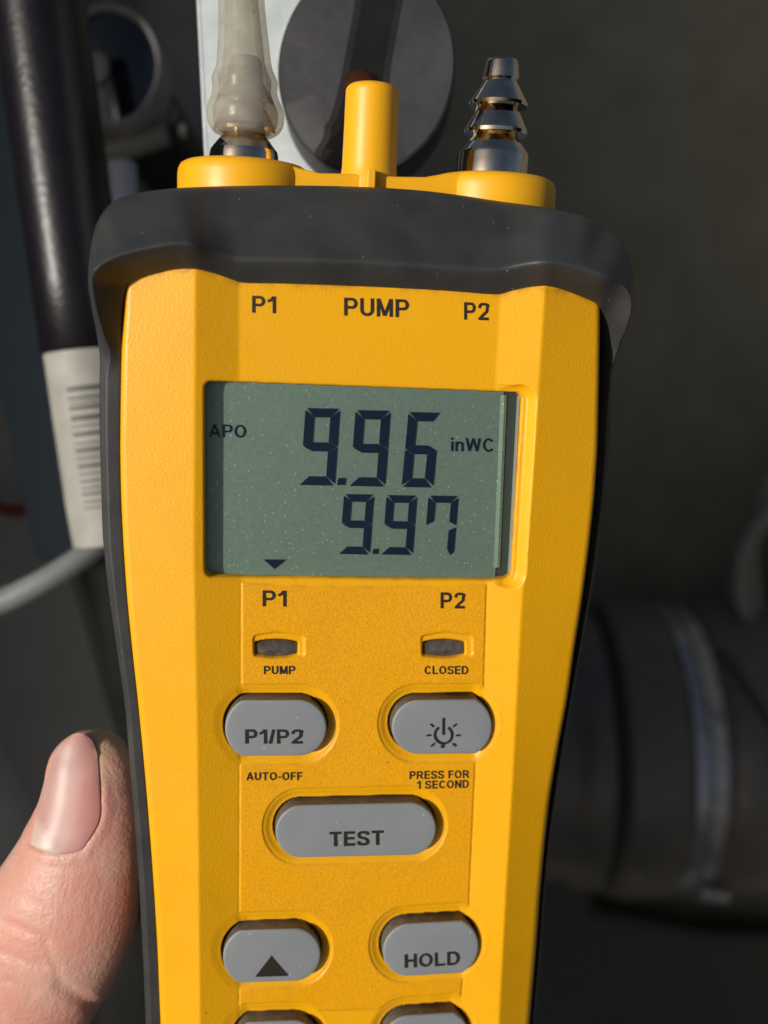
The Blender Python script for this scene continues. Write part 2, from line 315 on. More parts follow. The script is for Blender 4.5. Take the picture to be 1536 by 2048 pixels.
def closed_tube(name, C, rad, m, parent=None, origin=None, seg=32, asp=1.0, up=(0, 0, 1), world=True, rnd=0.0):
    C = list(map(np.asarray, C)); rad = list(rad)
    if rnd:       # hemispherical ends
        t0 = (C[0] - C[1]) / np.linalg.norm(C[0] - C[1]); t1 = (C[-1] - C[-2]) / np.linalg.norm(C[-1] - C[-2])
        A = [(C[0] + t0 * rad[0] * rnd * math.sin(a), rad[0] * math.cos(a)) for a in np.linspace(np.pi / 2 * 0.99, 0.2, 6)]
        B = [(C[-1] + t1 * rad[-1] * rnd * math.sin(a), rad[-1] * math.cos(a)) for a in np.linspace(0.2, np.pi / 2 * 0.99, 6)]
        C = [a[0] for a in A] + C + [b[0] for b in B]; rad = [a[1] for a in A] + rad + [b[1] for b in B]
    P = tube_pts(np.array(C), rad, seg, asp, up); nr = len(P)
    V = P.reshape(-1, 3); V = c2w(V) if world else V
    faces = []
    for i in range(nr - 1):
        for j in range(seg):
            faces.append((i * seg + j, i * seg + (j + 1) % seg, (i + 1) * seg + (j + 1) % seg, (i + 1) * seg + j))
    faces.append(tuple(range(seg))[::-1]); faces.append(tuple((nr - 1) * seg + j for j in range(seg)))
    return mk(name, V, faces, m, parent, origin=origin, auto=40)
def bg_origin(pts, d=None):
    return c2w(np.mean(np.asarray(pts, float), axis=0)[None])[0]

# ------------------------------------------------------------------ the meter's own frame (fitted to the display and label edges)
K = 0.07                                     # millimetres per photo pixel on the meter's face
N = np.array([.163, -.205, -1.0]); N /= np.linalg.norm(N)
U = np.array([11232, -326, 1900.]); U /= np.linalg.norm(U); V_ = np.array([288, 9476, -1900.]); V_ /= np.linalg.norm(V_)
e = U @ V_; U = U - .5 * e * V_; V_ = V_ - .5 * e * U
U -= (U @ N) * N; U /= np.linalg.norm(U); V_ -= (V_ @ N) * N; V_ -= (V_ @ U) * U; V_ /= np.linalg.norm(V_)
O0 = cp(CX, CY, 133.0)
r = cp(690, 2560, 1.0); O = r * (N @ O0) / (N @ r)     # origin: foot of the meter
def un(px, py, h=0.0):
    """photo pixel + height above the face (in face pixels) -> meter frame (X right, Y into the case, Z up), metres"""
    px, py, h = np.broadcast_arrays(np.asarray(px, float), np.asarray(py, float), np.asarray(h, float))
    r = np.stack([(px - CX) / F, -(py - CY) / F, np.ones_like(px)], -1)
    t = (N @ O + h * K) / (r @ N); P = r * t[..., None] - O
    return np.stack([P @ U, -h * K, P @ V_], -1) * 0.001
Mw = Matrix.Identity(4)
for i_, ax in enumerate((dir2w(U), -dir2w(N), dir2w(V_))):
    for j_ in range(3): Mw[j_][i_] = ax[j_]
ow = c2w(O[None])[0]
for j_ in range(3): Mw[j_][3] = ow[j_]
KM = K * 0.001
meter = root('manometer', None, 'yellow handheld digital manometer with black rubber boot, reading 9.96 over 9.97', 'manometer', matrix=Mw)

# ------------------------------------------------------------------ yellow front shell as a relief with real recesses
def smooth_interp(y, ys, xs, w=18):
    yy = np.arange(min(ys) - 60, max(ys) + 60, 4.0); v = np.interp(yy, ys, xs)
    k = np.exp(-0.5 * (np.arange(-12, 13) * 4 / w) ** 2); k /= k.sum(); pad = len(k) // 2
    v = np.convolve(np.pad(v, pad, mode='reflect', reflect_type='odd'), k, 'valid'); return np.interp(y, yy, v)
LY = [480, 600, 650, 700, 800, 900, 1000, 1100, 1200, 1300, 1400, 1500, 1600, 1700, 1800, 1900, 2048, 2300, 2560]
LX = [252, 248, 245, 242, 240, 239, 241, 246, 253, 263, 274, 284, 293, 301, 308, 314, 320, 328, 336]
RY = [480, 620, 700, 800, 900, 1000, 1100, 1200, 1300, 1400, 1500, 1600, 1700, 1800, 1900, 2048, 2300, 2560]
RX = [1203, 1204, 1203, 1201, 1199, 1192, 1181, 1168, 1152, 1138, 1119, 1102, 1091, 1082, 1075, 1062, 1044, 1030]
Lf = lambda y: smooth_interp(y, LY, LX); Rf = lambda y: smooth_interp(y, RY, RX)
l1 = lambda y: np.interp(y, [480, 560, 1100, 1500, 2048, 2560], [391, 391, 388, 395, 400, 404])
l2 = lambda y: np.interp(y, [480, 560, 780, 1160, 2048, 2560], [478, 478, 478, 482, 480, 480])
r2 = lambda y: np.interp(y, [480, 590, 778, 1170, 1385, 1530, 1840, 1990, 2560], [1003, 1000, 990, 973, 966, 949, 935, 921, 890])
r1 = lambda y: np.interp(y, [480, 580, 778, 900, 1100, 1285, 1563, 1794, 2026, 2560], [1094, 1090, 1077, 1069, 1050, 1039, 1025, 1011, 999, 970])
RIDGE = 22.0
def dshape(x0, x1, y0, y1, flat=None, n=26):
    """button outline; flat='L'/'R' gives the side that is a shallow cut arc; slanted rows are handled by slope"""
    h = (y1 - y0) / 2; yc = (y0 + y1) / 2; P = []
    def side(sgn, flatcut):
        out = []
        if flatcut:
            sag = 34; rr = (h * h + sag * sag) / (2 * sag); xc = (x1 - rr) if sgn > 0 else (x0 + rr)
            a0 = math.asin(min(1, h / rr)) if rr >= h else 0
            for a in np.linspace(-a0, a0, n): out.append((xc + sgn * rr * math.cos(a), yc + rr * math.sin(a)))
        else:
            rr = h; xc = x1 - rr if sgn > 0 else x0 + rr
            for a in np.linspace(-math.pi / 2, math.pi / 2, n): out.append((xc + sgn * rr * math.cos(a) * 1.0, yc + rr * math.sin(a)))
        return out
    right = side(1, flat == 'R'); left = side(-1, flat == 'L')[::-1]
    return np.array(right + left)
BUT = []       # name, outline of the top in px, height of top
def add_but(label, x0, x1, y0, y1, flat, slope=0.0):
    P = dshape(x0, x1, y0, y1, flat); P[:, 1] += (P[:, 0] - (x0 + x1) / 2) * slope
    BUT.append((label, P))
add_but('grey button marked P1/P2', 450, 654, 1401, 1513, 'L', -0.008)
add_but('grey power button with a light symbol', 784, 985, 1400, 1509, 'R', -0.012)
add_but('wide grey TEST button', 551, 873, 1609, 1714, None, -0.022)
add_but('grey button marked with an up arrow', 446, 642, 1860, 1965, 'L', -0.035)
add_but('grey HOLD button', 766, 958, 1846, 1951, 'R', -0.06)
add_but('grey button at the lower left edge of the picture', 462, 640, 2044, 2150, 'L', -0.04)
add_but('grey button at the lower right edge of the picture', 764, 940, 2030, 2136, 'R', -0.07)
for k_, (yy_, ww_) in enumerate([(2230, 0)]):
    pass
def sdf_poly(X, Y, P):
    """signed distance (negative inside), vectorised"""
    d = np.full(X.shape, 1e9); ins = np.zeros(X.shape, bool); n = len(P)
    for i in range(n):
        ax, ay = P[i]; bx, by = P[(i + 1) % n]; ex, ey = bx - ax, by - ay; L2 = ex * ex + ey * ey
        if L2 < 1e-9: continue
        t = np.clip(((X - ax) * ex + (Y - ay) * ey) / L2, 0, 1)
        d = np.minimum(d, (X - ax - t * ex) ** 2 + (Y - ay - t * ey) ** 2)
        c = ((ay > Y) != (by > Y)) & (X < ex * (Y - ay) / (ey if abs(ey) > 1e-9 else 1e-9) + ax); ins ^= c
    d = np.sqrt(d); return np.where(ins, -d, d)
def ss(a, b, x):
    t = np.clip((x - a) / (b - a), 0, 1); return t * t * (3 - 2 * t)
def rounded_poly(P, rr, n=7):
    P = np.asarray(P, float); out = []; m = len(P)
    for i in range(m):
        p, a, b = P[i], P[i - 1], P[(i + 1) % m]
        u = (a - p) / np.linalg.norm(a - p); v = (b - p) / np.linalg.norm(b - p)
        s0, s1 = p + u * rr, p + v * rr
        for t in np.linspace(0, 1, n): out.append((1 - t) ** 2 * s0 + 2 * t * (1 - t) * p + t * t * s1)
    return np.array(out)
DISP = rounded_poly([(411, 764), (1048, 787), (1026, 1159), (412, 1151)], 16)
LAMPS = []
for xa, xb, yc in ((511, 595, 1297), (848, 930, 1297)):
    hw = (xb - xa) / 2; xm = (xa + xb) / 2; t = np.linspace(-1, 1, 14)
    top = [(xm + hw * k, yc - 11 - 6 * (1 - k * k)) for k in t]; bot = [(xm + hw * k, yc + 11 + 6 * (1 - k * k)) for k in t[::-1]]
    LAMPS.append(np.array(top + bot))
ys = np.concatenate([np.arange(532, 2100, 2.0), np.arange(2100, 2561, 10.0)])
NC = 500
s_in = np.linspace(0, 1, NC - 12)
Yg = np.repeat(ys[:, None], NC, 1); Lg = Lf(ys)[:, None]; Rg = Rf(ys)[:, None]
e_ = 13.0                                         # edge rounding width
ed = e_ * (1 - np.cos(np.linspace(0, np.pi / 2, 7)))[None, :6] # columns inside the round-over, dense at the rim
mid = (Lg + e_) + (Rg - Lg - 2 * e_) * s_in[None, :]
Xg = np.concatenate([Lg + ed, mid, (Rg - ed)[:, ::-1]], 1)
dE = np.minimum(Xg - Lg, Rg - Xg)                 # distance to the outer edge
a1, a2, b2, b1 = l1(ys)[:, None], l2(ys)[:, None], r2(ys)[:, None], r1(ys)[:, None]
H = np.zeros_like(Xg)
def lerp_seg(x, xa, xb, ha, hb): return ha + (hb - ha) * np.clip((x - xa) / (xb - xa), 0, 1)
Hl_edge, Hr_edge = -4.0, -16.0
H = np.where(Xg < a1, lerp_seg(Xg, Lg, a1, Hl_edge, RIDGE), H)
H = np.where((Xg >= a1) & (Xg < a2), lerp_seg(Xg, a1, a2, RIDGE, 0), H)
H = np.where((Xg > b2) & (Xg <= b1), lerp_seg(Xg, b2, b1, 0, RIDGE), H)
H = np.where(Xg > b1, lerp_seg(Xg, b1, Rg, RIDGE, Hr_edge), H)
# soften the facet edges along the rows
def blur_rows(A, k):
    p = np.pad(A, ((0, 0), (k, k)), mode='edge'); c = np.cumsum(p, 1); c = np.concatenate([np.zeros((A.shape[0], 1)), c], 1)
    return (c[:, 2 * k + 1:] - c[:, :-2 * k - 1]) / (2 * k + 1)
H[:, 8:-8] = blur_rows(blur_rows(H, 1), 1)[:, 8:-8]
Hm = H.copy()                                     # macro height decides where a pixel lands on the plane
# shallow saddle of the channel below the display and outward dip at the very top
H -= np.where(dE < e_, (1 - np.sqrt(np.clip(1 - ((e_ - dE) / e_) ** 2, 0, 1))) * e_ * 1.0, 0)
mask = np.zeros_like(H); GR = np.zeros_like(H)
# label field: recessed coarse panel
panel = [(484, 1166), (560, 1172), (720, 1175), (880, 1173), (972, 1170), (966, 1384), (949, 1532), (935, 1840), (921, 1990), (920, 2014), (480, 2024), (480, 1840), (481, 1535), (484, 1384)]
w = (Yg > 1140) & (Yg < 2060)
dp = np.full(H.shape, 1e3); dp[w] = sdf_poly(Xg[w], Yg[w], np.array(panel, float))
for i, (nm, P) in enumerate(BUT):
    bw = (Xg > P[:, 0].min() - 70) & (Xg < P[:, 0].max() + 70) & (Yg > P[:, 1].min() - 70) & (Yg < P[:, 1].max() + 70)
    # the hole as it lies in the face (tops stand proud, so their outline is shifted by parallax)
    Q = np.array([458., 634.]) + (P - np.array([458., 634.])) * (1837 - 19.0) / 1837
    d = sdf_poly(Xg[bw], Yg[bw], Q)
    x = Xg[bw]; dl = dp[bw]
    # flat strip towards the outer side of each row: the dish opens out to the slope
    c = Q[:, 0].mean()
    if 'TEST' in nm: side = np.zeros_like(x)
    elif c < 700: side = ss(500, 470, x)
    else: side = ss(P[:, 0].max() - 45, P[:, 0].max() - 15, x)
    dp[bw] = np.maximum(dl, 25 - d)
    dish = -7.0 * ss(25, 6, d) * (1 - 0.75 * side)
    h = H[bw]; h = h + dish
    h = h - 34 * ss(4.5, 1.0, d)
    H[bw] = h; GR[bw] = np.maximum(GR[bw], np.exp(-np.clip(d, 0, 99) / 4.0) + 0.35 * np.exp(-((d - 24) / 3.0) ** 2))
for P in LAMPS:
    bw = (Xg > P[:, 0].min() - 30) & (Xg < P[:, 0].max() + 30) & (Yg > P[:, 1].min() - 30) & (Yg < P[:, 1].max() + 30)
    d = sdf_poly(Xg[bw], Yg[bw], P)
    cxl = P[:, 0].mean(); Pc = rounded_poly([(cxl - 47, 1271), (cxl, 1263), (cxl + 56, 1270), (cxl + 57, 1312), (cxl, 1317), (cxl - 46, 1313)], 9)
    dc = sdf_poly(Xg[bw], Yg[bw], Pc)
    dp[bw] = np.maximum(dp[bw], -dc)
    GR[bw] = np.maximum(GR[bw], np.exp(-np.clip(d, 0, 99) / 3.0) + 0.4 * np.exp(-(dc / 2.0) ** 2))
    H[bw] += -2.2 * ss(1, -6, dc) - 14 * ss(2.5, -1, d)
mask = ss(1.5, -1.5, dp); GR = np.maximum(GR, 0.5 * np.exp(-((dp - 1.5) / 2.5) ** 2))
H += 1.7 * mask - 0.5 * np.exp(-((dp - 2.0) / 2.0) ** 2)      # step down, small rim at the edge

# display opening
bw = (Yg > 730) & (Yg < 1200) & (Xg > 360) & (Xg < 1110)
d = sdf_poly(Xg[bw], Yg[bw], DISP); x = Xg[bw]; y = Yg[bw]; h = H[bw]
right = ss(985, 1010, x)
h = h * (1 - right) + right * np.minimum(h, 1.5 + np.clip(d - 9, 0, 99) * 1.1)
h = h * 1.0 - 2.5 * right * np.exp(-((d - 13) / 2.0) ** 2)
h = h - 3.0 * ss(7, 0, d) * (1 - right) - 2 * ss(9, 0, d) * ss(1140, 1165, y)
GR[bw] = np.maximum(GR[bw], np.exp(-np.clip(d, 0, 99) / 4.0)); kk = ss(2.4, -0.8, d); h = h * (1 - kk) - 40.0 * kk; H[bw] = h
Pf = un(Xg, Yg, Hm); Pf[..., 1] += -(H - Hm) * KM
# side skirts
ringL = Pf[:, :1].copy(); ringL[..., 1] = 120 * KM; ringR = Pf[:, -1:].copy(); ringR[..., 1] = 120 * KM
Pf = np.concatenate([ringL, Pf, ringR], 1); mask = np.pad(mask, ((0, 0), (1, 1)))
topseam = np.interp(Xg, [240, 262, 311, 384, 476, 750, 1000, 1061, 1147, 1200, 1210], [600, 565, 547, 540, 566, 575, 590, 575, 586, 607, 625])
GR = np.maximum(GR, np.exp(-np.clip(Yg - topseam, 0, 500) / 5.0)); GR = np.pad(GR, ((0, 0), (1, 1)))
shell = grid_mesh('front_shell', Pf, M['face'], meter, attrs={'label_mask': mask, 'brown_tone': GR}, flip=True)
# cut the window of the display out of the relief (so the lens sits in a true opening)
import bmesh
def cut_faces(o, test):
    bm = bmesh.new(); bm.from_mesh(o.data); kill = [f for f in bm.faces if test(f.calc_center_median())]
    bmesh.ops.delete(bm, geom=kill, context='FACES'); bm.to_mesh(o.data); bm.free()

def plate_from_px(name, P, h0, h1, m, parent, bevel=0, hplane=None, smooth=False, dome=0.0):
    """solid slab: outline P (px, read at plane hplane) standing from height h0 up to h1, with a rounded top edge"""
    P = np.asarray(P, float); B = un(P[:, 0], P[:, 1], hplane if hplane is not None else h1)
    c = B.mean(0); rings = [(0, h0)]
    if bevel:
        for a in np.linspace(0, np.pi / 2, 6): rings.append((bevel * (1 - math.cos(a)), h1 - bevel * (1 - math.sin(a))))
    else: rings.append((0, h1))
    n = len(P)
    # inward offset along the local normals
    nx = np.roll(B[:, 0], -1) - np.roll(B[:, 0], 1); nz = np.roll(B[:, 2], -1) - np.roll(B[:, 2], 1)
    L = np.hypot(nx, nz); nrm = np.stack([nz / L, -nx / L], -1)
    if ((B[:, [0, 2]] - c[[0, 2]]) * nrm).sum() > 0: nrm = -nrm
    V = []; faces = []
    for off, h in rings:
        q = B.copy(); q[:, 0] += nrm[:, 0] * off * KM; q[:, 2] += nrm[:, 1] * off * KM; q[:, 1] = -h * KM; V.append(q)
    if dome:
        base = V[-1].copy(); c3 = base.mean(0)
        for f in (0.85, 0.6, 0.3, 0.08):
            q = c3 + (base - c3) * f; q[:, 1] = -(h1 + dome * (1 - f * f)) * KM; V.append(q)
    for i in range(len(V) - 1):
        for j in range(n): faces.append((i * n + j, i * n + (j + 1) % n, (i + 1) * n + (j + 1) % n, (i + 1) * n + j))
    faces.append(tuple((len(V) - 1) * n + j for j in range(n))); faces.append(tuple(range(n))[::-1])
    o = mk(name, np.concatenate(V), faces, m, parent, smooth=bool(bevel or smooth), auto=38 if (bevel or smooth) else None)
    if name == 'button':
        o.data.materials.append(M['brown_tone'])  # side walls darker and browner than the top
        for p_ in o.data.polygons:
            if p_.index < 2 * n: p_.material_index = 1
    bm = bmesh.new(); bm.from_mesh(o.data); bmesh.ops.recalc_face_normals(bm, faces=bm.faces); bm.to_mesh(o.data); bm.free()
    return o

# ------------------------------------------------------------------ printing
def arc2(cx_, cy_, rx, ry, a0, a1, n=14):
    return [(cx_ + rx * math.cos(R(a)), cy_ + ry * math.sin(R(a))) for a in np.linspace(a0, a1, n)]
def sm(pts, n=5): return [tuple(p) for p in catmull(np.array(pts, float), n)]
def glyph(ch, T):
    """grotesque capitals as strokes on a cap height of 1: (width, [polyline, ...])"""
    h = T / 2; lo, hi = h * 0.85, 1 - h * 0.85; m = 0.5
    if ch == 'P': return 0.72, [[(h, 0), (h, 1)], [(h, hi), (0.40, hi)] + arc2(0.43, (hi + 0.46) / 2, 0.29 - h, (hi - 0.46) / 2, 85, -85) + [(h, 0.46)]]
    if ch == 'R': return 0.78, [[(h, 0), (h, 1)], [(h, hi), (0.42, hi)] + arc2(0.45, (hi + 0.49) / 2, 0.29 - h, (hi - 0.49) / 2, 85, -85) + [(h, 0.49)], [(0.40, 0.49), (0.54, 0.30), (0.70, 0)]]
    if ch == '1': return 0.46, [[(0.46 - h, 0), (0.46 - h, 1)], sm([(0.0, 0.70), (0.18, 0.78), (0.42 - h, 0.97)])]
    if ch == '2': return 0.66, [sm([(h, 0.68), (h + 0.05, 0.85), (0.33, hi), (0.60, 0.86), (0.66 - h, 0.70), (0.54, 0.50), (0.30, 0.28), (0.10, 0.06)]), [(0.03, lo), (0.66, lo)]]
    if ch == 'U': return 0.74, [[(h, 1), (h, 0.38)] + arc2(0.37, 0.36, 0.37 - h, 0.36 - lo, 180, 360) + [(0.74 - h, 0.38), (0.74 - h, 1)]]
    if ch == 'M': return 0.86, [[(h, 0), (h, 1)], [(0.86 - h, 0), (0.86 - h, 1)], [(h * 1.1, 0.98), (0.43, 0.06)], [(0.86 - h * 1.1, 0.98), (0.43, 0.06)]]
    if ch == '/': return 0.32, [[(0.05, 0), (0.27, 1)]]
    if ch == 'C': return 0.78, [arc2(0.40, 0.5, 0.40 - h, 0.5 - lo, 38, 322, 30)]
    if ch == 'O': return 0.84, [arc2(0.42, 0.5, 0.42 - h, 0.5 - lo, 0, 360, 36)]
    if ch == 'L': return 0.62, [[(h, 1), (h, 0)], [(h, lo), (0.62, lo)]]
    if ch == 'E': return 0.66, [[(h, 1), (h, 0)], [(h, lo), (0.66, lo)], [(h, 0.52), (0.62, 0.52)], [(h, hi), (0.65, hi)]]
    if ch == 'F': return 0.60, [[(h, 1), (h, 0)], [(h, 0.50), (0.53, 0.50)], [(h, hi), (0.60, hi)]]
    if ch == 'D': return 0.76, [[(h, 0), (h, 1)], [(h, hi), (0.34, hi)] + arc2(0.36, 0.5, 0.40 - h, 0.5 - lo, 85, -85, 20) + [(h, lo)]]
    if ch == 'T': return 0.70, [[(0.35, 0), (0.35, 1)], [(0, hi), (0.70, hi)]]
    if ch == 'A': return 0.82, [[(h * 0.9, 0), (0.41, 1)], [(0.82 - h * 0.9, 0), (0.41, 1)], [(0.2, 0.30), (0.62, 0.30)]]
    if ch == 'H': return 0.74, [[(h, 0), (h, 1)], [(0.74 - h, 0), (0.74 - h, 1)], [(h, 0.52), (0.74 - h, 0.52)]]
    if ch == 'N': return 0.74, [[(h, 0), (h, 1)], [(0.74 - h, 0), (0.74 - h, 1)], [(h, 0.96), (0.74 - h, 0.04)]]
    if ch == 'S': return 0.70, [sm([(0.70 - h, 0.72), (0.58, 0.87), (0.35, hi), (0.14, 0.86), (h, 0.73), (0.16, 0.58), (0.50, 0.45), (0.70 - h, 0.28), (0.56, 0.12), (0.35, lo), (0.12, 0.12), (h - 0.02, 0.30)])]
    if ch == '-': return 0.34, [[(0, 0.37), (0.34, 0.37)]]
    if ch == 'i': return T, [[(h, 0), (h, 0.72)], [(h, 0.84), (h, 1)]]
    if ch == 'n': return 0.58, [[(h, 0), (h, 0.72)], sm([(h, 0.45), (0.2, 0.62), (0.34, 0.655), (0.53 - h * 0.5, 0.58), (0.58 - h, 0.42)]) + [(0.58 - h, 0)]]
    if ch == 'W': return 1.08, [[(h, 1), (0.28, 0.03)], [(0.28, 0.03), (0.54, 0.97)], [(0.54, 0.97), (0.80, 0.03)], [(0.80, 0.03), (1.08 - h, 1)]]
    return 0.30, []
def text_mesh(txt, bold):
    T = 0.19 * (1 + (bold - 0.022) * 10); x = 0; V = []; Fc = []; lay = []
    for ch in txt:
        w, strokes = glyph(ch, T)
        for k_, L in enumerate(strokes):
            L = np.array(L, float); d = np.diff(L, axis=0); L = L[np.concatenate([[True], np.hypot(d[:, 0], d[:, 1]) > 1e-6])]
            d = np.diff(L, axis=0); d /= np.hypot(d[:, 0], d[:, 1])[:, None]
            loop = ch == 'O'
            t = np.zeros_like(L); t[:-1] += d; t[1:] += d
            if loop: t[0] += d[-1]; t[-1] += d[0]
            t /= np.hypot(t[:, 0], t[:, 1])[:, None]; nn = np.stack([-t[:, 1], t[:, 0]], -1)
            thick = T * (1 - 0.14 * np.abs(t[:, 0]))          # thinner horizontals
            mit = np.ones(len(L)); mit[1:-1] = 1 / np.clip((d[:-1] * t[1:-1]).sum(1), 0.7, 1)
            b0 = len(V)
            for p, q, th_, mi in zip(L, nn, thick, mit):
                V.append((p + q * th_ / 2 * mi + [x, 0])); V.append((p - q * th_ / 2 * mi + [x, 0])); lay += [k_, k_]
            for i in range(len(L) - 1): Fc.append((b0 + 2 * i, b0 + 2 * i + 1, b0 + 2 * i + 3, b0 + 2 * i + 2))
        x += w + (0.13 if strokes else 0.10)
    v = np.array(V); lo = np.array([v[:, 0].min(), 0.0]); hi = np.array([v[:, 0].max(), 1.0])
    v[:, 1] = np.clip(v[:, 1], -0.015, 1.015)
    return (v - lo) / (hi - lo), Fc, np.array(lay, float)
def print_text(name, txt, x0, y0, x1, y1, h, parent=None, m='ink', bold=0.022, slope=0.0, italic=0.0, label=None):
    uv, f, lay = text_mesh(txt, bold); px = x0 + uv[:, 0] * (x1 - x0) + italic * uv[:, 1]
    py = y1 + uv[:, 1] * (y0 - y1) + (px - (x0 + x1) / 2) * slope
    o = mk(name, un(px, py, h + 0.05 * lay), f, M[m], parent if parent is not None else meter, smooth=False)
    if label: o['label'] = label
    return o
def print_poly(name, polys, h, parent, m='ink'):
    V = []; faces = []
    for P in polys:
        b = len(V); V += [tuple(q) for q in un(np.array(P)[:, 0], np.array(P)[:, 1], h)]; faces.append(tuple(range(b, b + len(P))))
    return mk(name, V, faces, M[m], parent, smooth=False)
print_text('printed_text', 'P1', 504, 592, 552, 626, 0.7, slope=0.03)
print_text('printed_text', 'PUMP', 688, 597, 818, 633, 0.7, slope=0.03)
print_text('printed_text', 'P2', 928, 605, 979, 640, 0.7, slope=0.03)
print_text('printed_text', 'P1', 525, 1181, 573, 1213, 2.5, slope=0.01)
print_text('printed_text', 'P2', 881, 1185, 931, 1217, 2.5, slope=0.01)
print_text('printed_text', 'PUMP', 527.5, 1332, 590.5, 1348.5, 2.5, bold=0.03)
print_text('printed_text', 'CLOSED', 849, 1332, 936.5, 1348.5, 2.5, bold=0.03)
print_text('printed_text', 'AUTO-OFF', 492.5, 1544.5, 604.5, 1560.5, 2.5, bold=0.03, slope=-0.005)
print_text('printed_text', 'PRESS FOR', 819, 1541.5, 938.5, 1557.5, 2.5, bold=0.03, slope=-0.02)
print_text('printed_text', '1 SECOND', 833, 1561, 937.5, 1577, 2.5, bold=0.03, slope=-0.02)

# ------------------------------------------------------------------ buttons and their print
HB = 19.0
bo = []
for nm, P in BUT:
    o = plate_from_px('button', P, -22, HB, M['button'], meter, bevel=5.0, dome=2.5); o['label'] = nm; bo.append(o)
print_text('button_text', 'P1/P2', 490, 1459, 606, 1487.5, HB + 3.2, bo[0], bold=0.024)
print_text('button_text', 'TEST', 659, 1662.5, 767, 1691.5, HB + 3.2, bo[2], bold=0.028, slope=-0.03)
print_text('button_text', 'HOLD', 809, 1906, 919, 1933, HB + 3.2, bo[4], bold=0.02, slope=-0.06)
print_poly('arrow_mark', [[(543, 1911), (576, 1952), (510, 1954)]], HB + 3.2, bo[3])
# power symbol: ring open at the top, stroke, seven rays and a dot
pc = np.array([886.5, 1470.0]); polys = []
def arc_polys(c, r0, r1, a0, a1, n=22):
    A = np.linspace(a0, a1, n + 1); out = []
    for i in range(n):
        out.append([(c[0] + rr * math.sin(a), c[1] - rr * math.cos(a)) for rr, a in ((r0, A[i]), (r1, A[i]), (r1, A[i + 1]), (r0, A[i + 1]))])
    return out
polys += arc_polys(pc, 15, 19.5, R(32), R(328))
polys.append([(884.3, 1436), (889, 1436), (889, 1470), (884.3, 1470)])
for a in (50, 92, 133, 227, 268, 310):
    ca, sa = math.cos(R(a)), math.sin(R(a)); q = []
    for rr, ww in ((25, -1.7), (34, -1.7), (34, 1.7), (25, 1.7)): q.append((pc[0] + rr * sa + ww * ca, pc[1] - rr * ca + ww * sa))
    polys.append(q)
polys.append([(884.5 + 3.6 * math.cos(t), 1493 + 3.6 * math.sin(t)) for t in np.linspace(0, 2 * np.pi, 12, endpoint=False)])
print_poly('power_symbol', polys, HB + 4.4, bo[1])
for P in LAMPS:
    plate_from_px('indicator_lamp', P, -16, -7, M['lamp'], meter, bevel=5, dome=2.5)

# ------------------------------------------------------------------ display
disp = plate_from_px('display', DISP, -70, -30, M['frame'], meter, hplane=-6); disp['label'] = 'grey-green LCD display showing 9.96 inWC over 9.97'
LCD = rounded_poly([(404, 758), (1008, 780), (990, 1158), (404, 1156)], 4)
lcd = plate_from_px('lcd_panel', LCD, -29.8, -15, M['lcd'], disp, hplane=-15)
# added ridge that catches light as the bright refracted line on the right
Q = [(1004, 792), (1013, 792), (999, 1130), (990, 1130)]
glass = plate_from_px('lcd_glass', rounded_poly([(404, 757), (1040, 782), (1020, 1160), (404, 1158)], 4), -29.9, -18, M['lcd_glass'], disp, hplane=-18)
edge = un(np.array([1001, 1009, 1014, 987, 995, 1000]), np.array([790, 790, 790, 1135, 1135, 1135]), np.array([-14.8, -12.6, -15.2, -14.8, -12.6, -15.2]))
mk('caustic_ridge', edge, [(0, 1, 4, 3), (1, 2, 5, 4), (0, 3, 5, 2)], M['lcd'], disp, smooth=False)
lens = plate_from_px('display_lens', DISP, -8.5, -4, M['lens'], disp, hplane=-4, bevel=3)
cl = plate_from_px('lens_rim', [(1036, 792), (1040, 792), (1021, 1146), (1017, 1146)], -16, -9, M['edge'], disp, hplane=-9)
# seven-segment digits: slanted, mitred, a little above the reflector so they drop a real shadow
def seg_polys(W, Hh, T, on, gap=2.0):
    w, h, t, g = W, Hh, T, gap / 2; m = h / 2; S = {}
    S['a'] = [(g + 2, 0), (w - g - 2, 0), (w - t - g, t), (t + g, t)]
    S['d'] = [(g + 2, h), (w - g - 2, h), (w - t - g, h - t), (t + g, h - t)]
    S['f'] = [(0, g + 3), (t, t + g), (t, m - t / 2 - g), (0, m - g), (0, m - g)]
    S['e'] = [(0, m + g), (t, m + t / 2 + g), (t, h - t - g), (0, h - g - 3)]
    S['b'] = [(w, g + 3), (w - t, t + g), (w - t, m - t / 2 - g), (w, m - g)]
    S['c'] = [(w, m + g), (w - t, m + t / 2 + g), (w - t, h - t - g), (w, h - g - 3)]
    S['g'] = [(g + 1, m), (t + g, m - t / 2), (w - t - g, m - t / 2), (w - g - 1, m), (w - t - g, m + t / 2), (t + g, m + t / 2)]
    S['f'] = S['f'][:4]
    return [S[k] for k in on]
def digit(x_tl, x_tr, x_bl, y0, y1, T, on, ds=0.02, special=None):
    W = x_tr - x_tl; Hh = y1 - y0; polys = []
    for P in seg_polys(W, Hh, T, on) + (special or []):
        polys.append([(x_tl + p[0] + (x_bl - x_tl) * p[1] / Hh, y0 + p[1] + ds * p[0]) for p in P])
    o = print_poly('digit', polys, HD, lcd, 'lcd_ink')
    sol = o.modifiers.new('thick', 'SOLIDIFY'); sol.thickness = 0.00006
    return o
HD = -12.8
d9 = 'abcfg'
def low_tail(W, Hh, T): return [[(-1, Hh), (W - 3, Hh), (W - T - 1, Hh - T), (T * 0.95, Hh - T)]]
digit(611, 680, 600, 816, 970, 18, d9, special=low_tail(69, 154, 18))['label'] = 'upper row, first digit 9'
digit(711, 781, 700, 820, 972, 18, d9, special=low_tail(70, 152, 18))['label'] = 'upper row, second digit 9'
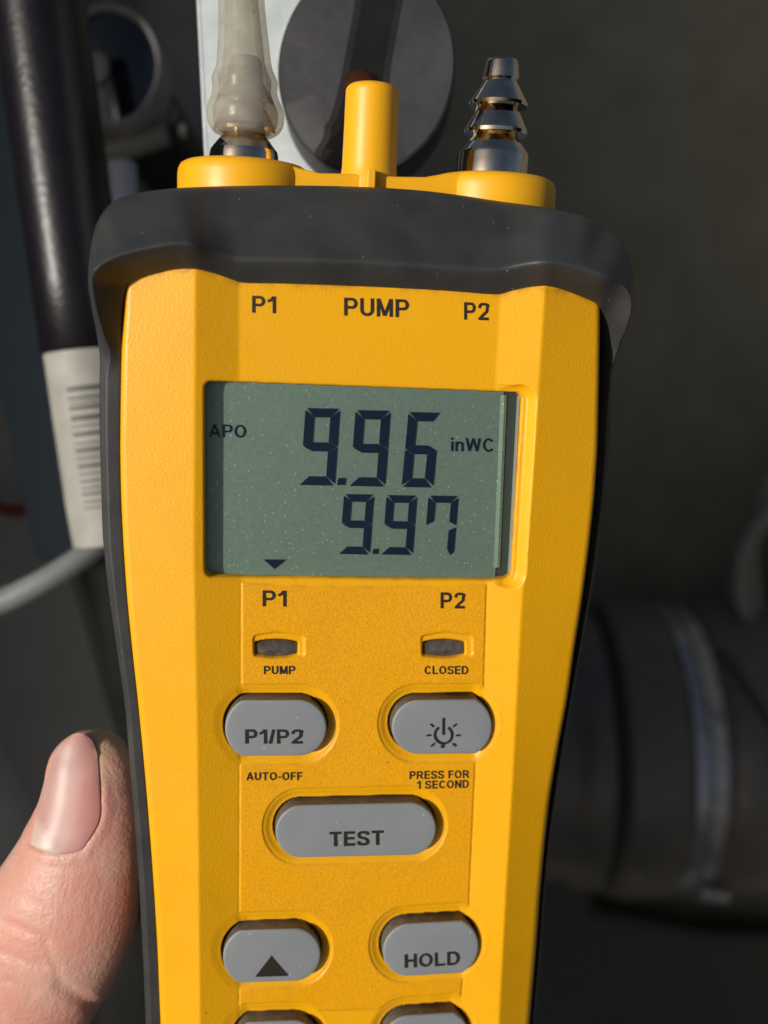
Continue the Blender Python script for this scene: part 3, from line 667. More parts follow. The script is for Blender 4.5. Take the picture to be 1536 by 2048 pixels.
digit(817, 880, 803, 824, 974, 18, 'cdefg', special=[[(2, 0), (62, 0), (50, 18), (19, 18)]])['label'] = 'upper row, last digit 6'
print_poly('decimal_point', [[(676, 956), (692, 956), (690, 970), (674, 970)]], HD, lcd, 'lcd_ink')
digit(688, 748, 679, 988, 1108, 15, d9, special=low_tail(60, 120, 15))['label'] = 'lower row, first digit 9'
digit(773, 834, 764, 990, 1109, 15, d9, special=low_tail(61, 119, 15))['label'] = 'lower row, second digit 9'
digit(857, 917, 847, 991, 1110, 14, 'abf', special=[[(60, 63), (46, 69), (46, 106), (53, 118), (60, 112)]])['label'] = 'lower row, last digit 7'
print_poly('decimal_point', [[(746, 1098), (757, 1098), (756, 1108), (745, 1108)]], HD, lcd, 'lcd_ink')
print_poly('arrow_mark', [[(527, 1119), (549, 1138), (573, 1119)]], HD, lcd, 'lcd_ink')
print_text('unit_text', 'inWC', 902, 876, 986, 903, -13.6, lcd, 'lcd_ink', bold=0.012, slope=0.02)
print_text('auto_power_off_text', 'APO', 418, 849, 492, 875, -13.6, lcd, 'lcd_ink', bold=0.012, slope=0.02)

# ------------------------------------------------------------------ rubber boot: lofted section carried round the case
ST = []     # (silhouette px,py,h), (ridge px,py,h), (inner lip px,py,h)
def st(a, b, c): ST.append((a, b, c))
for y in (2560, 2400, 2200, 2048, 1900, 1700, 1500, 1400, 1231, 1129, 1060, 958, 880, 807, 750):
    L = float(Lf(np.array([y]))[0]); off = float(np.interp(y, [700, 807, 958, 1060, 1129, 1231, 1400, 1500, 1900, 2560], [44, 43, 40, 41, 39, 34, 27, 28, 30, 30]))
    st((L - off, y, -30), (L - off * 0.62, y, -14), (L + 1.5, y, -15))
st((197, 712, -28), (221, 712, -4), (242, 712, -13)); st((191, 665, -24), (207, 670, 16), (244, 668, -12)); st((182, 615, -14), (192, 622, 32), (245.5, 622, -9))
st((176, 573, -6), (182, 568, 46), (252, 578, -2)); st((176, 530, -18), (190, 539, 50), (262, 565, 4)); st((183, 465, -50), (217, 519, 52), (285, 554, 8))
st((198, 425, -75), (257, 506, 52), (311, 547, 12)); st((225, 396, -90), (300, 496, 52), (343, 540, 18)); st((265, 381, -100), (335, 489, 53), (365, 538, 21))
st((311, 374, -105), (362, 487, 53), (384, 539, 23)); st((350, 370, -105), (388, 489, 53), (404, 542, 20)); st((395, 367, -105), (425, 500, 47), (432, 550, 12))
st((445, 365, -105), (462, 513, 41), (464, 561, 4)); st((490, 364, -105), (492, 518, 40), (490, 567, 2)); st((550, 363, -105), (550, 519, 40), (550, 568, 2))
st((650, 364, -105), (650, 521, 40), (650, 571, 2)); st((750, 367, -105), (750, 525, 40), (750, 575, 2)); st((850, 374, -105), (850, 531, 40), (850, 580, 2))
st((930, 384, -105), (920, 536, 40), (925, 585, 2)); st((985, 393, -105), (980, 539, 41), (992, 590, 2)); st((1025, 399, -105), (1015, 535, 45), (1025, 582, 9))
st((1062, 404, -105), (1050, 528, 50), (1057, 575, 17)); st((1100, 410, -105), (1085, 525, 53), (1090, 573, 22)); st((1140, 419, -100), (1112, 526, 53), (1120, 577, 17))
st((1180, 430, -90), (1145, 533, 52), (1150, 587, 10)); st((1214, 445, -80), (1178, 542, 52), (1175, 596, 5)); st((1246, 470, -65), (1212, 554, 50), (1192, 603, 0))
st((1262, 507, -45), (1238, 568, 47), (1201, 613, -8)); st((1269, 550, -25), (1256, 584, 43), (1206, 628, -30)); st((1269, 590, -18), (1263, 603, 37), (1207, 660, -60))
st((1266, 620, -20), (1262, 626, 22), (1206, 690, -75)); st((1256, 655, -35), (1252, 660, -10), (1205, 715, -85)); st((1240, 692, -60), (1236, 695, -44), (1204, 740, -90))
st((1228, 735, -75), (1223, 738, -60), (1202, 770, -90)); st((1224, 775, -78), (1219, 777, -64), (1201, 800, -90))
for y, off in ((836, 23), (900, 21), (1000, 19), (1100, 17), (1200, 14), (1300, 11), (1500, 8), (1700, 7), (1900, 7), (2048, 7), (2300, 8), (2560, 10)):
    Rr = float(Rf(np.array([y]))[0]); st((Rr + off, y, -85), (Rr + off * 0.6, y, -72), (Rr - 3, y, -90))
A = np.array(ST, float).reshape(len(ST), 9)
sidew = (np.clip((440 - A[:, 3]) / 60, 0, 1) + np.clip((A[:, 3] - 1030) / 60, 0, 1)) * (A[:, 4] < 560)
A[:, 5] += 15 * sidew - 7 * (1 - sidew) * (A[:, 4] < 545); A[:, 2] += 42 * sidew * (A[:, 1] < 440)
dipw = np.exp(-((A[:, 3] - 445) / 32) ** 2) + 0.6 * np.exp(-((A[:, 3] - 1030) / 32) ** 2); A[:, 2] -= 5 * dipw * (A[:, 1] < 440)
A = catmull(A, 5)
P1 = un(A[:, 0], A[:, 1], A[:, 2]); P2 = un(A[:, 3], A[:, 4], A[:, 5]); P3 = un(A[:, 6], A[:, 7], A[:, 8])
cen = un(np.array([720.]), np.array([1300.]), 0)[0]
back = P1.copy(); back[:, 1] = 430 * KM
inw = cen - P1; inw[:, 1] = 0; inw[:, 2] *= 0.5; inw /= np.linalg.norm(inw, axis=1)[:, None]
back2 = back + inw * 22 * KM; back2[:, 1] = 450 * KM; back3 = back + inw * 90 * KM; back3[:, 1] = 456 * KM
P1b = P1.copy(); P1b[:, 1] += 16 * KM; P1b += inw * 2.0 * KM
P1c = P1 * 0.94 + P2 * 0.06; P1d = back * 0.5 + P1b * 0.5
pull = (P2 - P1); 
tuck = P3.copy(); tuck[:, 1] += 22 * KM; tuck += inw * 3 * KM
secs = [back3, back2, back, P1d, P1b, P1c, P1 * .75 + P2 * .25, P1 * .5 + P2 * .5, P1 * .25 + P2 * .75, P1 * .06 + P2 * .94, P2 * .985 + P3 * .0 + P1 * .015, P2 * .88 + P3 * .12, P2 * .5 + P3 * .5, P2 * .1 + P3 * .9, P3, tuck]
G = np.stack(secs, 1)
boot = grid_mesh('rubber_boot', G, M['rubber'], meter, flip=False)
sb = boot.modifiers.new('sub', 'SUBSURF'); sb.levels = 1; sb.render_levels = 1
boot['label'] = 'dark grey rubber boot, flared round the top end'
# closed back of the case
bk = list(back3[::4]); cb = np.mean(bk, 0); Vb = np.array(bk + [cb]); fb = [(i, i + 1, len(bk)) for i in range(len(bk) - 1)] + [(len(bk) - 1, 0, len(bk))]
mk('back_cover', Vb, fb, M['back'], meter, smooth=False)
bot = un(np.array([305., 1042, 1042, 305]), np.array([2558., 2558, 2558, 2558]), np.array([-12., -12, 0, 0])); bot[2:, 1] = 440 * KM
mk('end_cover', bot, [(0, 1, 2, 3)], M['back'], meter, smooth=False)

# ------------------------------------------------------------------ port block
def lathe_local(name, c, prof, m, parent, seg=64, axis_shift=None, auto=35, closed=True):
    """c: (x, y) of the axis in the meter frame; prof: list of (radius, z) in metres"""
    V = []; th = np.linspace(0, 2 * np.pi, seg, endpoint=False)
    for rr, z in prof:
        dx = axis_shift(z) if axis_shift else 0
        V.append(np.stack([c[0] + dx + rr * np.cos(th), c[1] + rr * np.sin(th), np.full(seg, z)], -1))
    n = len(prof); V = np.concatenate(V); faces = []
    for i in range(n - 1):
        for j in range(seg): faces.append((i * seg + j, i * seg + (j + 1) % seg, (i + 1) * seg + (j + 1) % seg, (i + 1) * seg + j))
    if closed: faces.append(tuple(range(seg))[::-1]); faces.append(tuple((n - 1) * seg + j for j in range(seg)))
    return mk(name, V, faces, m, parent, auto=auto)
HP = -265.0
port = bpy.data.objects.new('port_block', None); COL.objects.link(port); port.parent = meter
def Z(py, h, px=750): return float(un(px, py, h)[2])
def Xc(px, py, h): return float(un(px, py, h)[0])
scl = 1.0 + 0.0
def rpx(rp, px, py, h): return abs(Xc(px + rp, py, h) - Xc(px - rp, py, h)) / 2
zb = Z(420, -300)                         # buried inside the boot
for (xa, xb, yt, nm) in ((356, 622, 309, 'port_plate'), (862, 1109, 339, 'port_plate')):
    cx = (xa + xb) / 2; rr = rpx((xb - xa) / 2, cx, 350, HP); hn = HP + (xb - xa) / 2; zt = Z(yt, hn, cx); c = (Xc(cx, 350, HP), -HP * KM)
    k = KM
    prof = [(rr, zb), (rr, zt - 26 * k), (rr - 1.5 * k, zt - 16 * k), (rr - 6 * k, zt - 7 * k), (rr - 14 * k, zt - 2 * k), (rr - 24 * k, zt), (rr * 0.5, zt + 1 * k)]
    lathe_local(nm, c, prof, M['yellow_port'], port, seg=96)
# bridge between the plates
Pb = un(np.array([540, 600, 640, 700, 790, 850, 890, 960]), np.array([320, 336, 346, 347, 353, 354, 347, 345.]), -170)
n = len(Pb); Vv = []; 
for dy, dz in ((0, -60 * KM), (0, -3 * KM), (3 * KM, 0), (170 * KM, 0), (170 * KM, -60 * KM)):
    q = Pb.copy(); q[:, 1] += dy; q[:, 2] += dz; Vv.append(q)
fs = [(i * n + j, i * n + j + 1, ((i + 1) % 5) * n + j + 1, ((i + 1) % 5) * n + j) for i in range(5) for j in range(n - 1)]
fs += [tuple(i * n for i in range(5))[::-1], tuple(i * n + n - 1 for i in range(5))]
mk('bridge', np.concatenate(Vv), fs, M['yellow_port'], port, auto=40)
# middle post (pump nipple) with fillet foot
hc = -225; cxp = 742; rr = rpx(53.5, cxp, 220, hc); c = (Xc(cxp, 250, hc), -hc * KM)
zt = Z(158, hc + 50, cxp); zf = Z(349, hc + 50, cxp); k = KM
sh = lambda z: 0
prof = [(rr * 1.10, zf - 50 * k), (rr * 1.10, zf - 6 * k), (rr * 1.06, zf + 3 * k), (rr * 1.035, zf + 12 * k), (rr * 1.02, zf + 22 * k), (rr * 1.0, zf + 90 * k), (rr * 0.985, zt - 18 * k)]
for a in np.linspace(0.15, np.pi / 2, 7): prof.append((rr * 0.985 - 17 * k * (1 - math.cos(a)), zt - 15 * k + 15 * k * math.sin(a)))
prof.append((rr * 0.1, zt + 0.5 * k))
lathe_local('post', c, prof, M['yellow_port'], port, seg=72, axis_shift=lambda z: 0)
rib = []
for px_ in (735.5, 752):
    for h_ in (hc + 70, hc + 30): rib += [un(px_, 340, hc + 70), un(px_, 372, hc + 70)] if h_ == hc + 70 else []
q0, q1 = un(735.5, 337, hc + 78), un(752, 338, hc + 78)
dz = np.array([0, 0, -45 * KM]); dy = np.array([0, 40 * KM, 0])
Vr = [q0, q1, q1 + dz, q0 + dz, q0 + dy, q1 + dy, q1 + dz + dy, q0 + dz + dy]
rb = mk('rib', Vr, [(0, 3, 2, 1), (0, 1, 5, 4), (1, 2, 6, 5), (0, 4, 7, 3), (3, 7, 6, 2), (4, 5, 6, 7)], M['yellow_port'], port, smooth=False)
bv = rb.modifiers.new('bev', 'BEVEL'); bv.width = 0.00015; bv.segments = 2
# hose barbs
def barb(cx_, pts, name, lean=0.0):
    c = (Xc(cx_, 330, HP), -HP * KM); prof = [(rpx(rp, cx_, py, HP), Z(py, HP, cx_)) for rp, py in pts]
    z0 = prof[0][1]
    return lathe_local(name, c, prof, M['chrome'], meter, seg=80, axis_shift=lambda z: lean * (z - z0), auto=25)
BP = [(69, 372), (69, 312), (67, 306), (44, 276), (42, 268), (61, 270), (62.5, 263), (60, 257), (43, 222), (41, 214), (56, 213), (58, 207), (55, 201), (36, 168), (33, 162), (36, 158), (35.5, 152), (32, 124), (29, 119), (19, 118), (18, 128), (17, 170)]
barb(983, BP, 'hose_barb', lean=0.035)['label'] = 'bare nickel-plated hose barb on the right port'
b1_ = barb(488, [(rp, py - (0 if i < 2 else 4)) for i, (rp, py) in enumerate(BP)], 'hose_barb', lean=0.0)
b1_['label'] = 'nickel-plated hose barb under the clear hose'

# ------------------------------------------------------------------ clear hose pushed on the left barb (a thing of its own)
k = KM
hp = [(47, -700), (47, -300), (46.5, -60), (46.5, 0), (48, 40), (51, 80), (54, 118), (58, 140), (65, 156), (66, 166), (65, 182), (69, 198), (77, 218), (77.5, 235), (76, 248), (71, 258), (64, 266), (56, 270)]
hx = [(484, -700), (483, -300), (483, -60), (483, 0), (485, 40), (487, 80), (488, 118), (489, 140), (489.5, 158), (490, 170), (490, 185), (490.5, 205), (491, 222), (491.5, 235), (491, 248), (491, 258), (490, 266), (490, 270)]
cyh = -HP * KM; rings_o = []; rings_i = []
th = np.linspace(0, 2 * np.pi, 72, endpoint=False)
HPd = catmull(np.array([(a, b, c_) for (a, b), (c_, _) in zip(hp, hx)]), 4)
for rp, py, cx_ in HPd:
    z = Z(py, HP, cx_); xx = Xc(cx_, py, HP); rr = rpx(rp, cx_, py, HP)
    rings_o.append(np.stack([xx + rr * np.cos(th), cyh + rr * np.sin(th), np.full(72, z)], -1))
for rp, py, cx_ in HPd[::-1]:
    z = Z(py, HP, cx_); xx = Xc(cx_, py, HP); rr = rpx(max(rp - 13, 20), cx_, py, HP)
    rings_i.append(np.stack([xx + rr * np.cos(th), cyh + rr * np.sin(th), np.full(72, z)], -1))
Gh = np.array(rings_o + rings_i + [rings_o[0]])
Mn = np.array(Mw)
Gw = Gh @ Mn[:3, :3].T + Mn[:3, 3]
oh = Gw[len(rings_o) - 1].mean(0)
hose = grid_mesh('clear_hose', Gw, M['hose'], origin=oh, closed=True)
tag(hose, 'milky translucent silicone hose pushed over the left metal barb', 'hose')

# ------------------------------------------------------------------ hand
def chain(pts, seg=40, asp=1.0, n=6, up=(0, 0, 1)):
    C = []; rad = []
    for px, py, d, r_ in pts: C.append(cp(px, py, d)); rad.append(r_)
    Q = catmull(np.concatenate([np.array(C), np.array(rad)[:, None]], 1), n)
    C = Q[:, :3]; rad = Q[:, 3]
    t0 = (C[0] - C[1]) / np.linalg.norm(C[0] - C[1]); t1 = (C[-1] - C[-2]) / np.linalg.norm(C[-1] - C[-2])
    a = np.linspace(np.pi / 2 * 0.97, 0.12, 9)
    C0 = [C[0] + t0 * rad[0] * math.sin(x) for x in a]; r0 = [rad[0] * math.cos(x) for x in a]
    C1 = [C[-1] + t1 * rad[-1] * math.sin(x) for x in a[::-1]]; r1_ = [rad[-1] * math.cos(x) for x in a[::-1]]
    C = np.array(C0 + list(C) + C1); rad = np.array(r0 + list(rad) + r1_)
    P = tube_pts(C, rad, seg, asp, up); nr = len(P); faces = []
    for i in range(nr - 1):
        for j in range(seg): faces.append((i * seg + j, i * seg + (j + 1) % seg, (i + 1) * seg + (j + 1) % seg, (i + 1) * seg + j))
    faces.append(tuple(range(seg))[::-1]); faces.append(tuple((nr - 1) * seg + j for j in range(seg)))
    return P.reshape(-1, 3), faces
mm = 143 / F
thumb = [(184, 1549, 142, 91 * mm), (184, 1590, 142, 101 * mm), (182, 1630, 142.3, 110 * mm), (169, 1705, 143, 130 * mm), (138, 1795, 144.5, 152 * mm), (91, 1885, 147, 165 * mm), (32, 1975, 151, 174 * mm), (-50, 2085, 158, 14.5), (-60, 2250, 168, 16), (40, 2420, 180, 18)]
VV = []; FF = []
def addch(pts, **kw):
    v, f = chain(pts, **kw); b = len(VV); VV.extend(v.tolist()); FF.extend([tuple(i + b for i in q) for q in f])
addch(thumb, asp=0.72)
addch([(20, 2380, 186, 17), (250, 2420, 200, 16), (560, 2500, 212, 14)], asp=0.9)
addch([(-20, 2320, 184, 17), (100, 2700, 205, 19), (160, 3000, 225, 20)])
addch([(150, 2500, 200, 20), (450, 2800, 222, 20), (420, 3150, 240, 22)], asp=0.8)
addch([(260, 2330, 202, 10), (380, 2080, 202, 9.5), (560, 1930, 194, 8.5), (740, 1880, 190, 7.8)])
addch([(330, 2400, 205, 10.5), (500, 2180, 205, 9.8), (690, 2080, 198, 8.8), (860, 2060, 194, 8)])
addch([(420, 2500, 208, 10), (600, 2340, 208, 9.3), (770, 2260, 200, 8.5), (900, 2250, 196, 7.6)])
addch([(500, 2600, 210, 9.5), (660, 2500, 210, 8.5), (800, 2450, 204, 7.6), (890, 2440, 199, 7)])
me = bpy.data.meshes.new('hand'); me.from_pydata(VV, [], FF); tmp = bpy.data.objects.new('tmp', me); COL.objects.link(tmp)
rm = tmp.modifiers.new('r', 'REMESH'); rm.mode = 'VOXEL'; rm.voxel_size = 0.62
sm = tmp.modifiers.new('s', 'SMOOTH'); sm.iterations = 12; sm.factor = 0.5
bpy.context.view_layer.update()
me2 = bpy.data.meshes.new_from_object(tmp.evaluated_get(bpy.context.evaluated_depsgraph_get()))
bpy.data.objects.remove(tmp)
nv = len(me2.vertices); v = np.empty(nv * 3, np.float32); me2.vertices.foreach_get('co', v); v = v.reshape(-1, 3).astype(float)
nr_ = np.empty(nv * 3, np.float32); me2.vertices.foreach_get('normal', nr_); nr_ = nr_.reshape(-1, 3).astype(float)
px = CX + v[:, 0] / v[:, 2] * F; py = CY - v[:, 1] / v[:, 2] * F
front = (nr_[:, 2] < 0.25) & (v[:, 2] < 150)
NL = catmull(np.array([(141, 1471), (123, 1485), (109, 1507), (98, 1535), (83, 1585), (69, 1635), (57, 1688)], float), 4)
NR = catmull(np.array([(170, 1468), (187, 1482), (196, 1508), (200, 1550), (202, 1600), (199, 1645), (166, 1700)], float), 4)
nail_poly = np.concatenate([NL, np.array([(75, 1699), (105, 1706), (135, 1708)]), NR[::-1]])
dn = np.full(nv, 99.0); q = front & (py < 1760) & (px > -20); dn[q] = sdf_poly(px[q], py[q], nail_poly)
disp_ = (0.22 * np.exp(-((dn - 10) / 7.0) ** 2) * ss(1530, 1600, py) - 0.22 * ss(3, -8, dn)) * ss(0.1, -0.3, nr_[:, 2])
# knuckle folds low on the thumb
fold = np.zeros(nv)
for (xa, ya, xb, yb, dpt, wd) in ((0, 1840, 95, 1880, 0.25, 7), (0, 1905, 85, 1935, 0.3, 8), (10, 1960, 70, 1985, 0.25, 7), (90, 1880, 120, 1960, 0.2, 6), (125, 1975, 190, 2015, 0.4, 14), (20, 1790, 90, 1812, 0.15, 6)):
    ex, ey = xb - xa, yb - ya; t = np.clip(((px - xa) * ex + (py - ya) * ey) / (ex * ex + ey * ey), 0, 1)
    dd = np.hypot(px - xa - t * ex, py - ya - t * ey); fold -= dpt * np.exp(-(dd / wd) ** 2) * front
v2 = v + nr_ * (disp_ + fold)[:, None]
me2.vertices.foreach_set('co', (c2w(v2)).astype(np.float32).ravel())
# skin colour with pinkish knuckle; lit tip and orange bounce light painted in
base = np.array([0.62, 0.37, 0.30]); tip = np.array([0.66, 0.47, 0.31]); red = np.array([0.60, 0.25, 0.14])
wt = (ss(1600, 1490, py) * ss(150, 215, px))[:, None]; wr = (ss(215, 275, px) * ss(1540, 1640, py) * 0.9)[:, None]
colr = base * (1 - wt) + tip * wt; colr = colr * (1 - wr) + red * wr
wp = (np.exp(-((px - 150) / 50) ** 2 - ((py - 1760) / 60) ** 2) * 0.6)[:, None]; colr = colr * (1 - wp) + np.array([0.56, 0.25, 0.20]) * wp
ca = me2.color_attributes.new('tint', 'FLOAT_COLOR', 'POINT')
ca.data.foreach_set('color', np.concatenate([colr, np.ones((nv, 1))], 1).astype(np.float32).ravel())
cr = me2.attributes.new('crease', 'FLOAT', 'POINT'); cr.data.foreach_set('value', (0.02 + 0.15 * ss(1660, 1830, py)).astype(np.float32))
for nm_, gv in (('grain', np.stack([v2[:, 0] * .96 - v2[:, 1] * .27 + 0.03 * (v2[:, 1] + 60) ** 2 * 0.1, (v2[:, 0] * .27 + v2[:, 1] * .96) * 0.14, v2[:, 2] * 0.6], -1)), ('pore', v2)):
    gt = me2.attributes.new(nm_, 'FLOAT_VECTOR', 'POINT'); gt.data.foreach_set('vector', np.ascontiguousarray(gv).astype(np.float32).ravel())
me2.polygons.foreach_set('use_smooth', [True] * len(me2.polygons)); me2.materials.clear(); me2.materials.append(M['skin'])
bvh = BVHTree.FromPolygons([tuple(x) for x in v2], [tuple(p.vertices) for p in me2.polygons])
ho = c2w(cp(88, 1885, 147)[None])[0]
hand = root('hand', tuple(ho), 'left hand gripping the meter, only its thumb in view with short pink nail', 'hand')
skin_o = bpy.data.objects.new('skin', me2); COL.objects.link(skin_o); skin_o.parent = hand; skin_o.matrix_parent_inverse = Matrix.Identity(4)
me2.transform(Matrix.Translation(Vector(-ho)))
# nail: curved plate following the thumb, free edge a little past the tip
nr2, nc2 = len(NL), 15; Gn = np.zeros((nr2, nc2, 3)); tint = np.zeros((nr2, nc2, 4)); uvn = np.zeros((nr2, nc2, 2))
PXN = np.zeros((nr2, nc2, 2))
for i in range(nr2):
    t = i / (nr2 - 1)
    for j in range(nc2):
        a = j / (nc2 - 1); p = NL[i] * (1 - a) + NR[i] * a
        bulge = 4 * a * (1 - a); p = p + np.array([0, 16 * bulge * t ** 6 - 5 * bulge * (1 - t) ** 8])
        d_ = Vector(cp(p[0], p[1], 1.0)).normalized(); hit = bvh.ray_cast(Vector((0, 0, 0)), d_)
        if hit[0] is None:
            near = bvh.find_nearest(d_ * 141); loc = np.array(near[0]); nn_ = np.array(near[1])
        else: loc = np.array(hit[0]); nn_ = np.array(hit[1])
        Gn[i, j] = loc; PXN[i, j] = p
        x_, y_ = p
        pink = np.array([0.50, 0.25, 0.225]); pale = np.array([0.50, 0.36, 0.33]); yel = np.array([0.50, 0.42, 0.27]); white = np.array([0.62, 0.52, 0.47])
        c_ = pink + (pale - pink) * np.clip((1 - a) * 1.3 - 0.35, 0, 1) * 0.8
        wy = max(0, 1 - t / 0.09) if t < 0.2 else 0; wy = max(wy, float(ss(0.93, 0.99, np.array(a))) * 0.6 * (t < 0.5)); c_ = c_ * (1 - wy) + yel * wy
        # paler patch at the base, cut off slantwise
        wl = float(ss(0.0, 0.05, np.array((t - 0.80) - a * 0.33))); c_ = c_ * (1 - wl) + white * wl
        tint[i, j] = (*c_, 1); uvn[i, j] = (a, t)
jc = nc2 // 2; zmid = Gn[:, jc, 2].copy()
sl = (zmid[10] - zmid[16]) / 6 * 0.9
for i in range(10): zmid[i] = min(zmid[i], zmid[10] + sl * (10 - i) * 0.75)
for i in range(nr2):                     # the plate keeps its own curve where the flesh falls away under it
    lim = np.array([1.9 * abs(2 * j / (nc2 - 1) - 1) ** 2.4 for j in range(nc2)]) * min(1, (PXN[i, -1, 0] - PXN[i, 0, 0]) / 130) ** 2
    zz = np.minimum(Gn[i, :, 2], zmid[i] + lim)
    Gn[i] = np.stack([cp(P_[0], P_[1], z_) for P_, z_ in zip(PXN[i], zz)])
for _ in range(4):
    Gn[1:-1, 1:-1] = (Gn[1:-1, 1:-1] * 2 + Gn[:-2, 1:-1] + Gn[2:, 1:-1] + Gn[1:-1, :-2] + Gn[1:-1, 2:]) / 6
dz_ = 0.5 * np.ones((nr2, nc2)); dz_[:, 0] = dz_[:, -1] = 0.22; dz_[:, 1] = dz_[:, -2] = 0.4; dz_[:9, :] = np.maximum(dz_[:9, :], 0.45); dz_[-1] = 0.1; dz_[-2] *= 0.7
Gn = Gn - (Gn / np.linalg.norm(Gn, axis=-1, keepdims=True)) * dz_[..., None]
Gwn = c2w(Gn.reshape(-1, 3)).reshape(Gn.shape) - ho
nail = grid_mesh('nail', Gwn, M['nail'], hand, flip=True)
ca = nail.data.color_attributes.new('tint', 'FLOAT_COLOR', 'POINT'); ca.data.foreach_set('color', tint.astype(np.float32).ravel())
so_ = nail.modifiers.new('thick', 'SOLIDIFY'); so_.thickness = 0.0004; so_.offset = -1
sb = nail.modifiers.new('sub', 'SUBSURF'); sb.levels = 2; sb.render_levels = 2

# ------------------------------------------------------------------ things behind the meter, each at its own distance
def line(a, b, n=6): a = np.asarray(a, float); b = np.asarray(b, float); return [a + (b - a) * t for t in np.linspace(0, 1, n)]
def box_cam(name, corners_px, d0, d1, m, parent=None, origin=None, bev=0.0006):
    """prism: outline given at its front distance d0, extruded straight back to d1"""
    Fp = np.array([cp(x, y, (d0[i] if hasattr(d0, '__len__') else d0)) for i, (x, y) in enumerate(corners_px)])
    Bp = Fp.copy(); Bp[:, 2] += (d1 - (np.mean(d0) if hasattr(d0, '__len__') else d0)); n = len(Fp)
    faces = [tuple(range(n)), tuple(range(2 * n - 1, n - 1, -1))] + [(i, i + n, (i + 1) % n + n, (i + 1) % n) for i in range(n)]
    o = mk(name, c2w(np.concatenate([Fp, Bp])), faces, m, parent, smooth=False, origin=origin)
    bm = bmesh.new(); bm.from_mesh(o.data); bmesh.ops.recalc_face_normals(bm, faces=bm.faces); bm.to_mesh(o.data); bm.free()
    if bev: b = o.modifiers.new('bev', 'BEVEL'); b.width = bev; b.segments = 2
    return o
def bg_root(name, pt, label, cat, group=None): return root(name, tuple(c2w(np.asarray(pt, float)[None])[0]), label, cat, group)
def child(o, rt):
    """world-space mesh -> child of rt"""
    o.data.transform(Matrix.Translation(-Vector(rt.location))); o.parent = rt; return o
bpy.context.view_layer.update()

# cabinet interior: back panel and floor of the appliance, painted dark
wall = box_cam('back_wall', [(-2500, -2300), (4200, -2300), (4200, 4300), (-2500, 4300)], 680, 690, M['wall'], origin=c2w(cp(768, 1024, 680)[None])[0], bev=0)
wall['kind'] = 'structure'
# side panels added outside the picture; the left one keeps the sun off the depths
for sx_, nm_ in ((-1, 'left'), (1, 'right')):
    x0_ = -269.0 if sx_ < 0 else 305.0; z0_ = 5.0 if sx_ < 0 else 200.0
    Pp = np.array([[x0_ + a, b, c_] for a in (0, 1.5 * sx_) for b in (-420, 420) for c_ in (z0_, 678.0)])
    o = mk('added_side_wall', c2w(Pp), [(0, 1, 3, 2), (4, 6, 7, 5), (0, 4, 5, 1), (2, 3, 7, 6), (0, 2, 6, 4), (1, 5, 7, 3)], M['wall'], smooth=False, origin=c2w(Pp.mean(0)[None])[0])
    o['kind'] = 'structure'

# galvanised post
p0 = cp(480, 100, 166)
post = bg_root('steel_post', p0, 'bright galvanised steel upright behind the clear hose', 'post')
child(box_cam('web', [(372, -420), (612, -420), (640, 800), (452, 800), (408, 300)], 166, 168, M['galv'], bev=0.0002), post)
child(box_cam('flange', [(372, -420), (380, -420), (416, 300), (460, 800), (452, 800), (408, 300)], 165.9, 190, M['galv'], bev=0.0002), post)

child(box_cam('shade_plate', [(330, 440), (1020, 440), (990, 2600), (345, 2600)], 225, 285, M['galv'], bev=0.0005), post)  # added block, unseen behind the meter, to keep sun off the coupling

# round scuffed rubber plug
dc = cp(732, 132, 155); dr = bg_root('rubber_plug', dc, 'large round dark grey scuffed rubber plug behind the yellow post', 'plug')
def disc(name, c, rx, ry, thick, m, prof=None, seg=96, tilt=(0, 0)):
    """lens-shaped disc facing the camera; prof: list of (fraction of radius, mm towards the camera)"""
    prof = prof or [(1.0, -thick), (1.0, -0.8), (0.99, -0.3), (0.965, 0), (0.6, 0.15), (0.02, 0.2)]
    th = np.linspace(0, 2 * np.pi, seg, endpoint=False); V = []; n = len(prof)
    for fr, dzp in prof:
        x = rx * fr * np.cos(th); y = ry * fr * np.sin(th)
        V.append(np.stack([c[0] + x, c[1] + y, c[2] - dzp + tilt[0] * x + tilt[1] * y], -1))
    faces = [(i * seg + j, i * seg + (j + 1) % seg, (i + 1) * seg + (j + 1) % seg, (i + 1) * seg + j) for i in range(n - 1) for j in range(seg)]
    faces.append(tuple(range(seg))[::-1]); faces.append(tuple((n - 1) * seg + j for j in range(seg)))
    return mk(name, c2w(np.concatenate(V)), faces, m, auto=35)
child(disc('plug_body', dc, 179 * 155 / F, 216 * 155 / F, 9, M['disk'], tilt=(-0.1, 0)), dr)
bc = cp(720, 170, 153.5)
child(disc('screw_head', bc, 2.6, 2.6, 1.6, M['rust'], prof=[(1, -1.6), (1, 0), (0.85, 0.7), (0.5, 1.2), (0.05, 1.3)], seg=40), dr)
child(closed_tube('stem', [cp(745, 140, 162), cp(745, 150, 260)], [7, 7], M['black'], up=(0, 1, 0)), dr)

# black pipe with white bar-code sleeve, upper left
A0, A1, A2 = cp(18, -420, 192), cp(173, 700, 205), cp(228, 1082, 209)
pr = bg_root('black_canister', (A0 + A2) / 2, 'shiny black tube slanting down at the upper left with a white bar-code label', 'canister')
def along(a, b, t): return a + (b - a) * t
child(closed_tube('sleeve', line(A0, A1, 8) , [88 * 205 / F] * 8, M['pipe'], seg=72, rnd=0.12), pr)
lab = child(closed_tube('label_sleeve', line(A1 + (A0 - A1) * 0.02, A2, 6), [83 * 205 / F] * 5 + [80 * 205 / F], M['label'], seg=72, rnd=0.1), pr)
